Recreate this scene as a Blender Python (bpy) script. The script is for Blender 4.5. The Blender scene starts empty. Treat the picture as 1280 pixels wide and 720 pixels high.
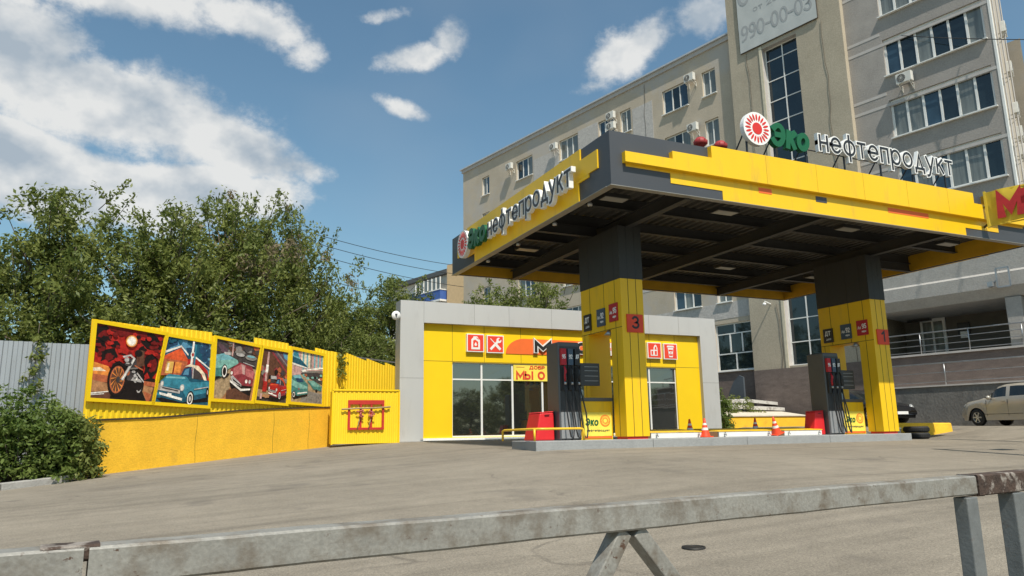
import bpy, bmesh, math, random
import numpy as np
from mathutils import Vector, Matrix, Quaternion
SC = bpy.context.scene
COL = SC.collection
rng = random.Random(7)
PI = math.pi
def R(a): return math.radians(a)

# ------------------------------------------------------------------ camera
cam_d = bpy.data.cameras.new('camera'); cam = bpy.data.objects.new('camera', cam_d); COL.objects.link(cam)
cam_d.sensor_width = 36; cam_d.lens = 924.0 / 1280 * 36; cam_d.clip_end = 3000; cam_d.clip_start = 0.05
_R = ((0.90915788, -0.06584406, -0.41121347), (-0.41613337, -0.18223046, -0.89085637), (-0.01627802, 0.98104873, -0.19307617))
cam.matrix_world = Matrix(_R).to_4x4()
SC.camera = cam
SC.render.resolution_x = 1024; SC.render.resolution_y = 576

# ------------------------------------------------------------------ sun, sky, exposure
SUN_AZ, SUN_EL = 184.5, 56.0
S = Vector((math.sin(R(SUN_AZ)) * math.cos(R(SUN_EL)), math.cos(R(SUN_AZ)) * math.cos(R(SUN_EL)), math.sin(R(SUN_EL))))
sl = bpy.data.lights.new('sun', 'SUN'); sl.energy = 4.9; sl.angle = R(0.5); sl.color = (1, .93, .82)
so = bpy.data.objects.new('sun', sl); COL.objects.link(so)
so.rotation_mode = 'QUATERNION'; so.rotation_quaternion = S.to_track_quat('Z', 'Y'); so.location = S * 100
vs = SC.view_settings; vs.view_transform = 'Standard'; vs.look = 'None'; vs.exposure = 0.08; vs.gamma = 1

world = bpy.data.worlds.new('World'); SC.world = world; world.use_nodes = True
def build_world():
    nt = world.node_tree; nt.nodes.clear(); N = nt.nodes.new; L = nt.links.new
    def math_(op, a, b=None, c=None, clamp=False):
        n = N('ShaderNodeMath'); n.operation = op; n.use_clamp = clamp
        for i, v in enumerate((a, b, c)):
            if v is None: continue
            if isinstance(v, (int, float)): n.inputs[i].default_value = v
            else: L(v, n.inputs[i])
        return n.outputs[0]
    sky = N('ShaderNodeTexSky'); sky.sky_type = 'NISHITA'; sky.sun_disc = False
    sky.sun_elevation = R(SUN_EL); sky.sun_rotation = R(SUN_AZ); sky.air_density = 1.15; sky.dust_density = 1.0; sky.ozone_density = 1.6
    tc = N('ShaderNodeTexCoord'); sep = N('ShaderNodeSeparateXYZ'); L(tc.outputs['Generated'], sep.inputs[0])
    az = math_('MULTIPLY', math_('ARCTAN2', sep.outputs[0], sep.outputs[1]), 180 / PI)
    el = math_('MULTIPLY', math_('ARCSINE', sep.outputs[2]), 180 / PI)
    # noise in direction space (clouds flattened a little)
    mp = N('ShaderNodeMapping'); mp.inputs['Scale'].default_value = (1, 1, 1.3); mp.inputs['Location'].default_value = (.3, .7, .2)
    L(tc.outputs['Generated'], mp.inputs['Vector'])
    def noise(scale, detail, rough, vec=mp.outputs[0]):
        n = N('ShaderNodeTexNoise'); n.inputs['Scale'].default_value = scale; n.inputs['Detail'].default_value = detail
        n.inputs['Roughness'].default_value = rough; L(vec, n.inputs['Vector']); return n.outputs['Fac']
    up = N('ShaderNodeVectorMath'); up.operation = 'ADD'; L(mp.outputs[0], up.inputs[0]); up.inputs[1].default_value = (.008, -.0, .035)
    n1 = noise(8, 10, .58); n1u = noise(8, 5, .52, up.outputs[0]); n1s = noise(8, 5, .52); n2 = noise(3.2, 3, .5); n3 = noise(24, 9, .68)
    # cloud bodies: (azimuth, elevation, half width, half height, tilt, strength)
    blobs = [(-6, 22.8, 10.5, 3.3, -7, 1.45), (-12, 25, 7, 3.2, 0, 1.4), (3.2, 21.0, 6.2, 2.2, -20, 1.35), (-7, 29.8, 10, 2.4, 0, 1.1), (-9, 17.0, 9.5, 2.4, -4, 1.7), (0, 17.2, 8, 1.9, 4, 1.7), (5.0, 17.8, 3.6, 1.4, 6, 1.35), (-11, 19.6, 4, 1.0, -10, 1.3),
             (7.6, 20.0, 3.4, 1.3, -14, 1.05), (4, 29.6, 6.2, 1.7, -6, .95), (8.6, 28.0, 2.0, 1.6, 20, .85), (-20, 21, 9, 6, 0, 1.1),
             (20.0, 29.6, 1.9, 1.7, 30, 1.15), (17.0, 28.3, 4.2, 1.1, 10, 1.15), (15.6, 24.8, 2.5, .8, -20, 1.0), (14, 31, 2.8, .7, 10, .9),
             (35.6, 28.3, 3.8, 1.7, 22, 1.12), (41.5, 30.2, 3.4, 1.7, 20, 1.05), (31, 26.0, 3.5, .6, 12, .55), (62, 20, 4, 2, 0, .75),
             (60, 34, 12, 4, 10, .6), (-45, 26, 10, 4, 0, .8), (-100, 20, 12, 5, 0, .7), (110, 25, 14, 5, 0, .7), (165, 22, 14, 5, 0, .7)]
    field = None
    for (a, e, w, h, t, s) in blobs:
        ca, sa = math.cos(R(t)), math.sin(R(t))
        da = math_('SUBTRACT', az, a); de = math_('SUBTRACT', el, e)
        u = math_('ADD', math_('MULTIPLY', da, ca / w), math_('MULTIPLY', de, sa / w))
        v = math_('ADD', math_('MULTIPLY', da, -sa / h), math_('MULTIPLY', de, ca / h))
        d2 = math_('ADD', math_('MULTIPLY', u, u), math_('MULTIPLY', v, v))
        g = math_('MULTIPLY', math_('EXPONENT', math_('MULTIPLY', d2, -.8)), s)
        field = g if field is None else math_('MAXIMUM', field, g)
    nn = math_('ADD', math_('MULTIPLY', math_('SUBTRACT', n1, .5), 1.7), math_('MULTIPLY', math_('SUBTRACT', n3, .5), .95))
    dens = math_('ADD', field, nn)
    mr = N('ShaderNodeMapRange'); mr.interpolation_type = 'SMOOTHSTEP'
    L(dens, mr.inputs[0]); mr.inputs[1].default_value = .42; mr.inputs[2].default_value = .98
    # thin veil of haze clouds
    veil = N('ShaderNodeMapRange'); L(n2, veil.inputs[0]); veil.inputs[1].default_value = .5; veil.inputs[2].default_value = .8; veil.inputs[4].default_value = .16
    # cloud tone: white crests, greyer bellies where the body is thick
    relief = math_('MULTIPLY', math_('SUBTRACT', n1s, n1u), 5.0)
    thick = N('ShaderNodeMapRange'); L(dens, thick.inputs[0]); thick.inputs[1].default_value = .9; thick.inputs[2].default_value = 1.9; thick.inputs[3].default_value = .74; thick.inputs[4].default_value = .30
    tone = N('ShaderNodeMath'); tone.operation = 'ADD'; tone.use_clamp = True; L(relief, tone.inputs[0]); L(thick.outputs[0], tone.inputs[1])
    cr = N('ShaderNodeMix'); cr.data_type = 'RGBA'; L(tone.outputs[0], cr.inputs[0])
    cr.inputs[6].default_value = (4.7, 5.5, 6.3, 1); cr.inputs[7].default_value = (9.3, 9.35, 9.2, 1)
    hz = N('ShaderNodeMix'); hz.data_type = 'RGBA'; hz.blend_type = 'MIX'
    tint = N('ShaderNodeMix'); tint.data_type = 'RGBA'; tint.blend_type = 'MULTIPLY'; tint.inputs[0].default_value = 1
    L(sky.outputs[0], tint.inputs[6]); tint.inputs[7].default_value = (1.22, 1.46, 1.38, 1)
    L(veil.outputs[0], hz.inputs[0]); L(tint.outputs[2], hz.inputs[6]); hz.inputs[7].default_value = (5.5, 6, 6.6, 1)
    mx = N('ShaderNodeMix'); mx.data_type = 'RGBA'
    L(math_('MULTIPLY', mr.outputs[0], .95), mx.inputs[0]); L(hz.outputs[2], mx.inputs[6]); L(cr.outputs[2], mx.inputs[7])
    bg = N('ShaderNodeBackground'); L(mx.outputs[2], bg.inputs[0]); bg.inputs[1].default_value = .082
    out = N('ShaderNodeOutputWorld'); L(bg.outputs[0], out.inputs[0])
build_world()

# ------------------------------------------------------------------ materials
MATS = {}
def mat(name, col, rough=.6, metal=0., var=.12, scale=3., bump=0., bscale=40., dirt=None, dirt_scale=2., dirt_lo=.55, dirt_hi=.75, spec=.5, stretch=(1, 1, 1), coat=0., transl=0., ior=None, fine=0., spots=None):
    if name in MATS: return MATS[name]
    m = bpy.data.materials.new(name); m.use_nodes = True; nt = m.node_tree; N = nt.nodes.new; L = nt.links.new
    b = nt.nodes['Principled BSDF']
    b.inputs['Roughness'].default_value = rough; b.inputs['Metallic'].default_value = metal
    b.inputs['Specular IOR Level'].default_value = spec
    if ior: b.inputs['IOR'].default_value = ior
    if coat: b.inputs['Coat Weight'].default_value = coat; b.inputs['Coat Roughness'].default_value = .08
    tc = N('ShaderNodeTexCoord'); mp = N('ShaderNodeMapping'); mp.inputs['Scale'].default_value = stretch; L(tc.outputs['Object'], mp.inputs[0])
    n = N('ShaderNodeTexNoise'); n.inputs['Scale'].default_value = scale; n.inputs['Detail'].default_value = 7; n.inputs['Roughness'].default_value = .62
    L(mp.outputs[0], n.inputs['Vector'])
    mr = N('ShaderNodeMapRange'); L(n.outputs['Fac'], mr.inputs[0]); mr.inputs[1].default_value = .3; mr.inputs[2].default_value = .7
    mr.inputs[3].default_value = 1 - var; mr.inputs[4].default_value = 1 + var
    mul = N('ShaderNodeVectorMath'); mul.operation = 'SCALE'; mul.inputs[0].default_value = col; L(mr.outputs[0], mul.inputs['Scale'])
    c = mul.outputs[0]
    if fine:
        f = N('ShaderNodeTexNoise'); f.inputs['Scale'].default_value = bscale; f.inputs['Detail'].default_value = 3; L(mp.outputs[0], f.inputs['Vector'])
        fr = N('ShaderNodeMapRange'); L(f.outputs['Fac'], fr.inputs[0]); fr.inputs[1].default_value = .3; fr.inputs[2].default_value = .7
        fr.inputs[3].default_value = 1 - fine; fr.inputs[4].default_value = 1 + fine
        m2 = N('ShaderNodeVectorMath'); m2.operation = 'SCALE'; L(c, m2.inputs[0]); L(fr.outputs[0], m2.inputs['Scale']); c = m2.outputs[0]
    if dirt:
        d = N('ShaderNodeTexNoise'); d.inputs['Scale'].default_value = dirt_scale; d.inputs['Detail'].default_value = 9; d.inputs['Roughness'].default_value = .65
        L(mp.outputs[0], d.inputs['Vector'])
        dr = N('ShaderNodeMapRange'); L(d.outputs['Fac'], dr.inputs[0]); dr.inputs[1].default_value = dirt_lo; dr.inputs[2].default_value = dirt_hi
        mx = N('ShaderNodeMix'); mx.data_type = 'RGBA'; L(dr.outputs[0], mx.inputs[0]); L(c, mx.inputs[6]); mx.inputs[7].default_value = (*dirt, 1); c = mx.outputs[2]
    if spots:     # small chips where the coat is gone
        s1 = N('ShaderNodeTexNoise'); s1.inputs['Scale'].default_value = 34; s1.inputs['Detail'].default_value = 8; s1.inputs['Roughness'].default_value = .7; L(tc.outputs['Object'], s1.inputs['Vector'])
        sr = N('ShaderNodeMapRange'); L(s1.outputs['Fac'], sr.inputs[0]); sr.inputs[1].default_value = .60; sr.inputs[2].default_value = .64
        s2 = N('ShaderNodeTexNoise'); s2.inputs['Scale'].default_value = 3.5; s2.inputs['Detail'].default_value = 4; L(tc.outputs['Object'], s2.inputs['Vector'])
        s3 = N('ShaderNodeMapRange'); L(s2.outputs['Fac'], s3.inputs[0]); s3.inputs[1].default_value = .44; s3.inputs[2].default_value = .58
        sm = N('ShaderNodeMath'); sm.operation = 'MULTIPLY'; L(sr.outputs[0], sm.inputs[0]); L(s3.outputs[0], sm.inputs[1])
        sx = N('ShaderNodeMix'); sx.data_type = 'RGBA'; L(sm.outputs[0], sx.inputs[0]); L(c, sx.inputs[6]); sx.inputs[7].default_value = (*spots, 1); c = sx.outputs[2]
    L(c, b.inputs['Base Color'])
    if bump:
        bn = N('ShaderNodeTexNoise'); bn.inputs['Scale'].default_value = bscale; bn.inputs['Detail'].default_value = 5; L(mp.outputs[0], bn.inputs['Vector'])
        bp = N('ShaderNodeBump'); bp.inputs['Strength'].default_value = bump; bp.inputs['Distance'].default_value = .02
        L(bn.outputs['Fac'], bp.inputs['Height']); L(bp.outputs[0], b.inputs['Normal'])
    MATS[name] = m; return m

def leaf_mat(name, c1, c2, tw=.45):
    m = bpy.data.materials.new(name); m.use_nodes = True; nt = m.node_tree; N = nt.nodes.new; L = nt.links.new
    b = nt.nodes['Principled BSDF']; b.inputs['Roughness'].default_value = .5; b.inputs['Specular IOR Level'].default_value = .35
    g = N('ShaderNodeNewGeometry'); r = N('ShaderNodeMix'); r.data_type = 'RGBA'
    tc = N('ShaderNodeTexCoord'); n = N('ShaderNodeTexNoise'); n.inputs['Scale'].default_value = .7; n.inputs['Detail'].default_value = 3; L(tc.outputs['Object'], n.inputs['Vector'])
    ad = N('ShaderNodeMath'); ad.operation = 'MULTIPLY_ADD'; L(g.outputs['Random Per Island'], ad.inputs[0]); ad.inputs[1].default_value = .55
    sb = N('ShaderNodeMath'); sb.operation = 'MULTIPLY_ADD'; L(n.outputs['Fac'], sb.inputs[0]); sb.inputs[1].default_value = 1.6; sb.inputs[2].default_value = -.6
    L(sb.outputs[0], ad.inputs[2]); ad.use_clamp = True
    L(ad.outputs[0], r.inputs[0]); r.inputs[6].default_value = (*c1, 1); r.inputs[7].default_value = (*c2, 1)
    L(r.outputs[2], b.inputs['Base Color'])
    t = N('ShaderNodeBsdfTranslucent'); L(r.outputs[2], t.inputs[0]); mx = N('ShaderNodeMixShader'); mx.inputs[0].default_value = tw
    L(b.outputs[0], mx.inputs[1]); L(t.outputs[0], mx.inputs[2]); L(mx.outputs[0], nt.nodes['Material Output'].inputs[0])
    return m

def asphalt_mat():
    m = bpy.data.materials.new('asphalt'); m.use_nodes = True; nt = m.node_tree; N = nt.nodes.new; L = nt.links.new
    b = nt.nodes['Principled BSDF']; b.inputs['Roughness'].default_value = .9; b.inputs['Specular IOR Level'].default_value = .25
    tc = N('ShaderNodeTexCoord')
    def noise(s, d, r=.6, sc=(1, 1, 1), rot=0):
        mp = N('ShaderNodeMapping'); mp.inputs['Scale'].default_value = sc; mp.inputs['Rotation'].default_value = (0, 0, rot); L(tc.outputs['Object'], mp.inputs[0])
        n = N('ShaderNodeTexNoise'); n.inputs['Scale'].default_value = s; n.inputs['Detail'].default_value = d; n.inputs['Roughness'].default_value = r; L(mp.outputs[0], n.inputs['Vector']); return n.outputs['Fac']
    def rng_(v, a, b_, c, d):
        n = N('ShaderNodeMapRange'); L(v, n.inputs[0]); n.inputs[1].default_value = a; n.inputs[2].default_value = b_; n.inputs[3].default_value = c; n.inputs[4].default_value = d; return n.outputs[0]
    def scale(c, f):
        v = N('ShaderNodeVectorMath'); v.operation = 'SCALE'
        if isinstance(c, tuple): v.inputs[0].default_value = c
        else: L(c, v.inputs[0])
        L(f, v.inputs['Scale']); return v.outputs[0]
    def mix(f, c, col):
        x = N('ShaderNodeMix'); x.data_type = 'RGBA'; L(f, x.inputs[0]); L(c, x.inputs[6]); x.inputs[7].default_value = (*col, 1); return x.outputs[2]
    c = scale((.252, .222, .176), rng_(noise(.35, 6), .3, .7, .86, 1.13))
    c = scale(c, rng_(noise(2.6, 8, .7), .3, .7, .88, 1.10))
    c = scale(c, rng_(noise(60, 4, .8), .3, .7, .56, 1.42))
    c = scale(c, rng_(noise(220, 2, .8), .3, .7, .82, 1.18))
    # long tyre-polished streaks running past the station
    st = noise(1.1, 5, .55, (.05, 1.6, 1), R(-22))
    c = scale(c, rng_(st, .5, .68, 1.0, .80))
    st2 = noise(1.4, 6, .6, (.04, 2.6, 1), R(4)); c = scale(c, rng_(st2, .52, .66, 1.0, .87))
    wv = N('ShaderNodeTexNoise'); wv.inputs['Scale'].default_value = .8; wv.inputs['Detail'].default_value = 6; L(tc.outputs['Object'], wv.inputs['Vector'])
    wa = N('ShaderNodeVectorMath'); wa.operation = 'MULTIPLY_ADD'; L(wv.outputs['Color'], wa.inputs[0]); wa.inputs[1].default_value = (1.6, 1.6, 0); L(tc.outputs['Object'], wa.inputs[2])
    cv = N('ShaderNodeTexVoronoi'); cv.feature = 'DISTANCE_TO_EDGE'; cv.inputs['Scale'].default_value = .28; L(wa.outputs[0], cv.inputs['Vector'])
    cm_ = N('ShaderNodeMath'); cm_.operation = 'MULTIPLY'; L(rng_(cv.outputs['Distance'], .002, .007, .4, 0), cm_.inputs[0]); L(rng_(noise(.5, 3), .5, .6, 0, 1), cm_.inputs[1])
    c = mix(cm_.outputs[0], c, (.06, .052, .045))
    # oil stains and repaired spots
    c = mix(rng_(noise(.9, 5, .55), .60, .70, 0, .40), c, (.10, .09, .08))
    # small pale grit
    v = N('ShaderNodeTexVoronoi'); v.inputs['Scale'].default_value = 26; L(tc.outputs['Object'], v.inputs['Vector'])
    gm = N('ShaderNodeMath'); gm.operation = 'MULTIPLY'; L(rng_(v.outputs['Distance'], .05, .11, 1, 0), gm.inputs[0]); L(rng_(noise(1.3, 4), .5, .7, 0, .8), gm.inputs[1])
    c = mix(gm.outputs[0], c, (.38, .35, .3))
    L(c, b.inputs['Base Color'])
    bp = N('ShaderNodeBump'); bp.inputs['Strength'].default_value = .6; bp.inputs['Distance'].default_value = .012; L(noise(75, 5, .7), bp.inputs['Height']); L(bp.outputs[0], b.inputs['Normal'])
    return m

# ------------------------------------------------------------------ object helpers
def tag(o, label=None, cat=None, group=None, kind=None):
    if label: o['label'] = label
    if cat: o['category'] = cat
    if group: o['group'] = group
    if kind: o['kind'] = kind
    return o
def empty(name, loc=(0, 0, 0), rz=0, label=None, cat=None, group=None):
    o = bpy.data.objects.new(name, None); COL.objects.link(o); o.location = loc; o.rotation_euler = (0, 0, rz); o.empty_display_size = .2
    return tag(o, label, cat, group)
def kids(o): return [c for c in bpy.data.objects if c.parent == o]
def copy_tree(o, loc=None, rz=None, label=None, parent=None, scale=None):
    c = o.copy(); COL.objects.link(c); c.parent = parent
    if loc is not None: c.location = loc
    if rz is not None: c.rotation_euler = (c.rotation_euler[0], c.rotation_euler[1], rz)
    if scale is not None: c.scale = scale
    if label: c['label'] = label
    for k in kids(o): copy_tree(k, parent=c)
    return c

class MB:
    """collects shapes into ONE mesh object"""
    def __init__(s): s.v = []; s.f = []; s.m = []; s.sm = []; s.mats = []
    def mi(s, m):
        if m not in s.mats: s.mats.append(m)
        return s.mats.index(m)
    def add(s, vs_, fs, m, smooth=False):
        o = len(s.v); s.v += [tuple(v) for v in vs_]; k = s.mi(m)
        for f in fs: s.f.append([i + o for i in f]); s.m.append(k); s.sm.append(smooth)
        return s
    def box(s, x0, x1, y0, y1, z0, z1, m):
        if x0 > x1: x0, x1 = x1, x0
        if y0 > y1: y0, y1 = y1, y0
        if z0 > z1: z0, z1 = z1, z0
        v = [(x0, y0, z0), (x1, y0, z0), (x1, y1, z0), (x0, y1, z0), (x0, y0, z1), (x1, y0, z1), (x1, y1, z1), (x0, y1, z1)]
        return s.add(v, [(0, 3, 2, 1), (4, 5, 6, 7), (0, 1, 5, 4), (1, 2, 6, 5), (2, 3, 7, 6), (3, 0, 4, 7)], m)
    def hexa(s, b, t, m):
        return s.add(list(b) + list(t), [(0, 3, 2, 1), (4, 5, 6, 7), (0, 1, 5, 4), (1, 2, 6, 5), (2, 3, 7, 6), (3, 0, 4, 7)], m)
    def prism(s, pts, O, U, V, Nn, d, m, smooth=False):
        """pts 2-D polygon in frame (O,U,V), thickness d along Nn (front face at O+Nn*d)"""
        O, U, V, Nn = Vector(O), Vector(U), Vector(V), Vector(Nn)
        n = len(pts); bk = [O + U * p[0] + V * p[1] for p in pts]; fr = [q + Nn * d for q in bk]
        if U.cross(V).dot(Nn) < 0: order = list(range(n))[::-1]
        else: order = list(range(n))
        area = sum(pts[i][0] * pts[(i + 1) % n][1] - pts[(i + 1) % n][0] * pts[i][1] for i in range(n))
        if area < 0: order = order[::-1]
        fs = [tuple(n + i for i in order), tuple(order[::-1])]
        for i in range(n):
            a, b = order[i], order[(i + 1) % n]; fs.append((a, b, n + b, n + a))
        return s.add(bk + fr, fs, m, smooth)
    def bar(s, a, b, w, h, m, up=(0, 0, 1)):
        a, b = Vector(a), Vector(b); d = (b - a).normalized(); up = Vector(up)
        if abs(d.dot(up)) > .99: up = Vector((0, 1, 0))
        x = d.cross(up).normalized() * w / 2; y = x.cross(d).normalized() * h / 2
        return s.hexa([a - x - y, a + x - y, a + x + y, a - x + y], [b - x - y, b + x - y, b + x + y, b - x + y], m)
    def tube(s, pts, r, m, n=8, cap=True):
        pts = [Vector(p) for p in pts]; rs = r if isinstance(r, (list, tuple)) else [r] * len(pts)
        vs_ = []; prev = None
        for i, p in enumerate(pts):
            d = (pts[min(i + 1, len(pts) - 1)] - pts[max(i - 1, 0)]).normalized()
            if prev is None: x = d.orthogonal().normalized()
            else: x = (prev - d * prev.dot(d)).normalized()
            prev = x; y = d.cross(x)
            for k in range(n):
                a = 2 * PI * k / n; vs_.append(p + (x * math.cos(a) + y * math.sin(a)) * rs[i])
        fs = []
        for i in range(len(pts) - 1):
            for k in range(n):
                a = i * n + k; b = i * n + (k + 1) % n; fs.append((a, b, b + n, a + n))
        if cap: fs.append(tuple(range(n))[::-1]); fs.append(tuple((len(pts) - 1) * n + k for k in range(n)))
        return s.add(vs_, fs, m, True)
    def lathe(s, prof, c, m, axis=(0, 0, 1), n=24, smooth=True):
        """prof: (radius, height) list"""
        A = Vector(axis).normalized(); X = A.orthogonal().normalized(); Y = A.cross(X); c = Vector(c); vs_ = []
        for (r, h) in prof:
            for k in range(n):
                a = 2 * PI * k / n; vs_.append(c + A * h + (X * math.cos(a) + Y * math.sin(a)) * r)
        fs = []
        for i in range(len(prof) - 1):
            for k in range(n):
                a = i * n + k; b = i * n + (k + 1) % n; fs.append((a, b, b + n, a + n))
        return s.add(vs_, fs, m, smooth)
    def build(s, name, parent=None, bevel=0, seg=2, loc=None):
        used = sorted({i for f in s.f for i in f}); mp_ = {a: b for b, a in enumerate(used)}
        me = bpy.data.meshes.new(name); me.from_pydata([s.v[i] for i in used], [], [[mp_[i] for i in f] for f in s.f])
        for m in s.mats: me.materials.append(m)
        me.polygons.foreach_set('material_index', s.m); me.polygons.foreach_set('use_smooth', s.sm)
        me.update(); me.validate()
        o = bpy.data.objects.new(name, me); COL.objects.link(o)
        if parent: o.parent = parent
        if loc: o.location = loc
        if bevel:
            b = o.modifiers.new('bevel', 'BEVEL'); b.width = bevel; b.segments = seg; b.limit_method = 'ANGLE'; b.angle_limit = R(40)
        return o

def _arc(cx, cy, rx, ry, a0, a1, n=16): return [(cx + rx * math.cos(R(a0 + (a1 - a0) * i / n)), cy + ry * math.sin(R(a0 + (a1 - a0) * i / n))) for i in range(n + 1)]
def _ring(cx, cy, rx, ry): return _arc(cx, cy, rx, ry, 0, 360, 24)
H_ = 1.38
GLY = {   # stroke skeletons: lower case x-height 1, capitals H_
 'н': (.62, [[(0, 0), (0, 1)], [(.62, 0), (.62, 1)], [(0, .52), (.62, .52)]]), 'е': (.78, [[(.02, .5), (.78, .5)] + _arc(.4, .5, .38, .5, 0, 318)[1:]]),
 'ф': (.9, [_ring(.45, .5, .45, .5), [(.45, -.42), (.45, 1.38)]]), 'т': (.62, [[(0, 1), (.62, 1)], [(.31, 0), (.31, 1)]]), 'п': (.62, [[(0, 0), (0, 1), (.62, 1), (.62, 0)]]),
 'р': (.78, [[(0, -.42), (0, 1)], _ring(.4, .5, .38, .5)]), 'о': (.8, [_ring(.4, .5, .4, .5)]), 'д': (.78, [[(0, -.28), (0, 0), (.78, 0), (.78, -.28)], [(.12, 0), (.39, 1), (.66, 0)]]),
 'у': (.7, [[(0, 1), (.36, .08)], [(.7, 1), (.22, -.3), (.12, -.4), (0, -.42)]]), 'к': (.56, [[(0, 0), (0, 1)], [(.54, 1), (.03, .46)], [(.2, .62), (.56, 0)]]), 'и': (.62, [[(0, 1), (0, 0), (.62, 1), (.62, 0)]]),
 'з': (.55, [_arc(.25, .75, .27, .25, 150, -90, 10) , _arc(.25, .25, .3, .25, 90, -150, 10)]), 'б': (.7, [_ring(.35, .4, .35, .4), [(0, .4), (.05, .95), (.6, 1.3)]]), 'в': (.6, [[(0, 0), (0, 1)], [(0, 1), (.4, 1), (.5, .78), (.4, .54), (0, .54)], [(.4, .54), (.58, .28), (.4, 0), (0, 0)]]),
 'Н': (.85, [[(0, 0), (0, H_)], [(.85, 0), (.85, H_)], [(0, .72), (.85, .72)]]), 'М': (1.15, [[(0, 0), (0, H_), (.575, .35), (1.15, H_), (1.15, 0)]]), 'Ы': (1.25, [[(0, H_), (0, 0), (.45, 0), (.7, .12), (.76, .4), (.7, .66), (.45, .8), (0, .8)], [(1.2, 0), (1.2, H_)]]),
 'О': (1.0, [_ring(.5, .69, .5, .69)]), 'Т': (.85, [[(0, H_), (.85, H_)], [(.425, 0), (.425, H_)]]), 'К': (.8, [[(0, 0), (0, H_)], [(.76, H_), (.04, .64)], [(.27, .84), (.8, 0)]]), 'Р': (.75, [[(0, 0), (0, H_), (.5, H_), (.72, 1.2), (.75, .98), (.72, .76), (.5, .6), (0, .6)]]),
 'Л': (.9, [[(0, 0), (.15, .1), (.26, H_), (.9, H_), (.9, 0)]]), 'И': (.85, [[(0, H_), (0, 0), (.85, H_), (.85, 0)]]), 'С': (.9, [_arc(.5, .69, .5, .69, 50, 310)]), 'Ь': (.75, [[(0, H_), (0, 0), (.5, 0), (.72, .14), (.76, .4), (.72, .66), (.5, .8), (0, .8)]]),
 'Д': (1.0, [[(0, -.3), (0, 0), (1, 0), (1, -.3)], [(.13, 0), (.32, H_), (.86, H_), (.86, 0)]]), 'Б': (.75, [[(.68, H_), (0, H_), (0, 0), (.5, 0), (.72, .14), (.76, .4), (.72, .66), (.5, .8), (0, .8)]]), 'Ф': (1.1, [_ring(.55, .69, .55, .5), [(.55, 0), (.55, H_)]]), 'А': (1.0, [[(0, 0), (.5, H_), (1, 0)], [(.2, .45), (.8, .45)]]), 'Э': (.95, [_arc(.42, .69, .5, .69, 140, -140), [(.3, .69), (.9, .69)]]),
 '0': (.85, [_ring(.425, .69, .425, .69)]), '9': (.8, [_ring(.4, .98, .38, .4), [(.79, .95), (.74, .5), (.5, .1), (.12, 0)]]), '3': (.75, [_arc(.35, 1.02, .37, .36, 150, -90, 12) + _arc(.35, .36, .42, .36, 90, -150, 12)[1:]]), '1': (.4, [[(0, 1.05), (.34, H_), (.34, 0)]]), '2': (.78, [_arc(.38, 1.0, .38, .38, 165, -30, 10) + [(0, 0), (.78, 0)]]),
 '5': (.78, [[(.7, H_), (.12, H_), (.06, .78)] + _arc(.36, .44, .4, .42, 130, -150, 12)]), '-': (.45, [[(0, .62), (.45, .62)]]), ' ': (.35, [])}
def _layout(txt, shear, gap=.3):
    x = 0; out = []
    for ch in txt:
        w, st = GLY[ch]
        for s in st: out.append([(x + a + shear * b, b) for a, b in s])
        x += w + gap
    return out
def add_text(mb, txt, O, U, V, Nn, w, h, m, thick=.01, offset=0., shear=0., ref=None, sw=None):
    """stroke lettering: skeleton fitted to w x h, lower left at O, stroke width sw"""
    O, U, V, Nn = Vector(O), Vector(U), Vector(V), Vector(Nn); st = _layout(txt, shear, .34 if len(txt) > 3 else .42)
    xs = [p[0] for s in st for p in s]; ys = [p[1] for s in st for p in s]; x0, x1, y0, y1 = min(xs), max(xs), min(ys), max(ys)
    if sw is None: sw = h * (.13 + offset * 3)
    kx = (w - sw) / max(.01, x1 - x0); ky = (h - sw) / (y1 - y0); flip = U.cross(V).dot(Nn) < 0
    for k, s in enumerate(st):
        P = [Vector((sw / 2 + (a - x0) * kx, sw / 2 + (b - y0) * ky)) for a, b in s]; n = len(P); closed = (P[0] - P[-1]).length < 1e-5
        q = []
        for i in range(n):
            if closed: a, b, c = P[i - 1 if i else n - 2], P[i], P[(i + 1) if i < n - 1 else 1]
            else: a, b, c = P[max(i - 1, 0)], P[i], P[min(i + 1, n - 1)]
            d1 = (b - a).normalized() if (b - a).length > 1e-6 else (c - b).normalized(); d2 = (c - b).normalized() if (c - b).length > 1e-6 else d1
            t = (d1 + d2); t = t.normalized() if t.length > 1e-3 else d1; nn = Vector((-t.y, t.x)); cs = max(.45, nn.dot(Vector((-d1.y, d1.x))))
            o = nn * (sw / 2 / cs); e = Vector((0, 0))
            if not closed and i in (0, n - 1): e = (d1 if i else -d2) * (sw / 2)
            q.append((b + o + e, b - o + e))
        th = thick + k * .0003 * (1 if thick > .02 else .6); v = []
        for (l, r_) in q:
            for (pp, zz) in ((l, 0), (r_, 0), (r_, th), (l, th)): v.append(O + U * pp.x + V * pp.y + Nn * zz)
        f = [] if closed else [(0, 1, 2, 3), tuple((n - 1) * 4 + z for z in (3, 2, 1, 0))]
        for i in range(n - 1):
            for z in range(4): a = i * 4 + z; b = i * 4 + (z + 1) % 4; f.append((a, a + 4, b + 4, b))
        mb.add(v, [x[::-1] for x in f] if flip else f, m)

def circle(cx, cy, r, n=24, ry=None): return [(cx + r * math.cos(2 * PI * i / n), cy + (ry or r) * math.sin(2 * PI * i / n)) for i in range(n)]

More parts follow.
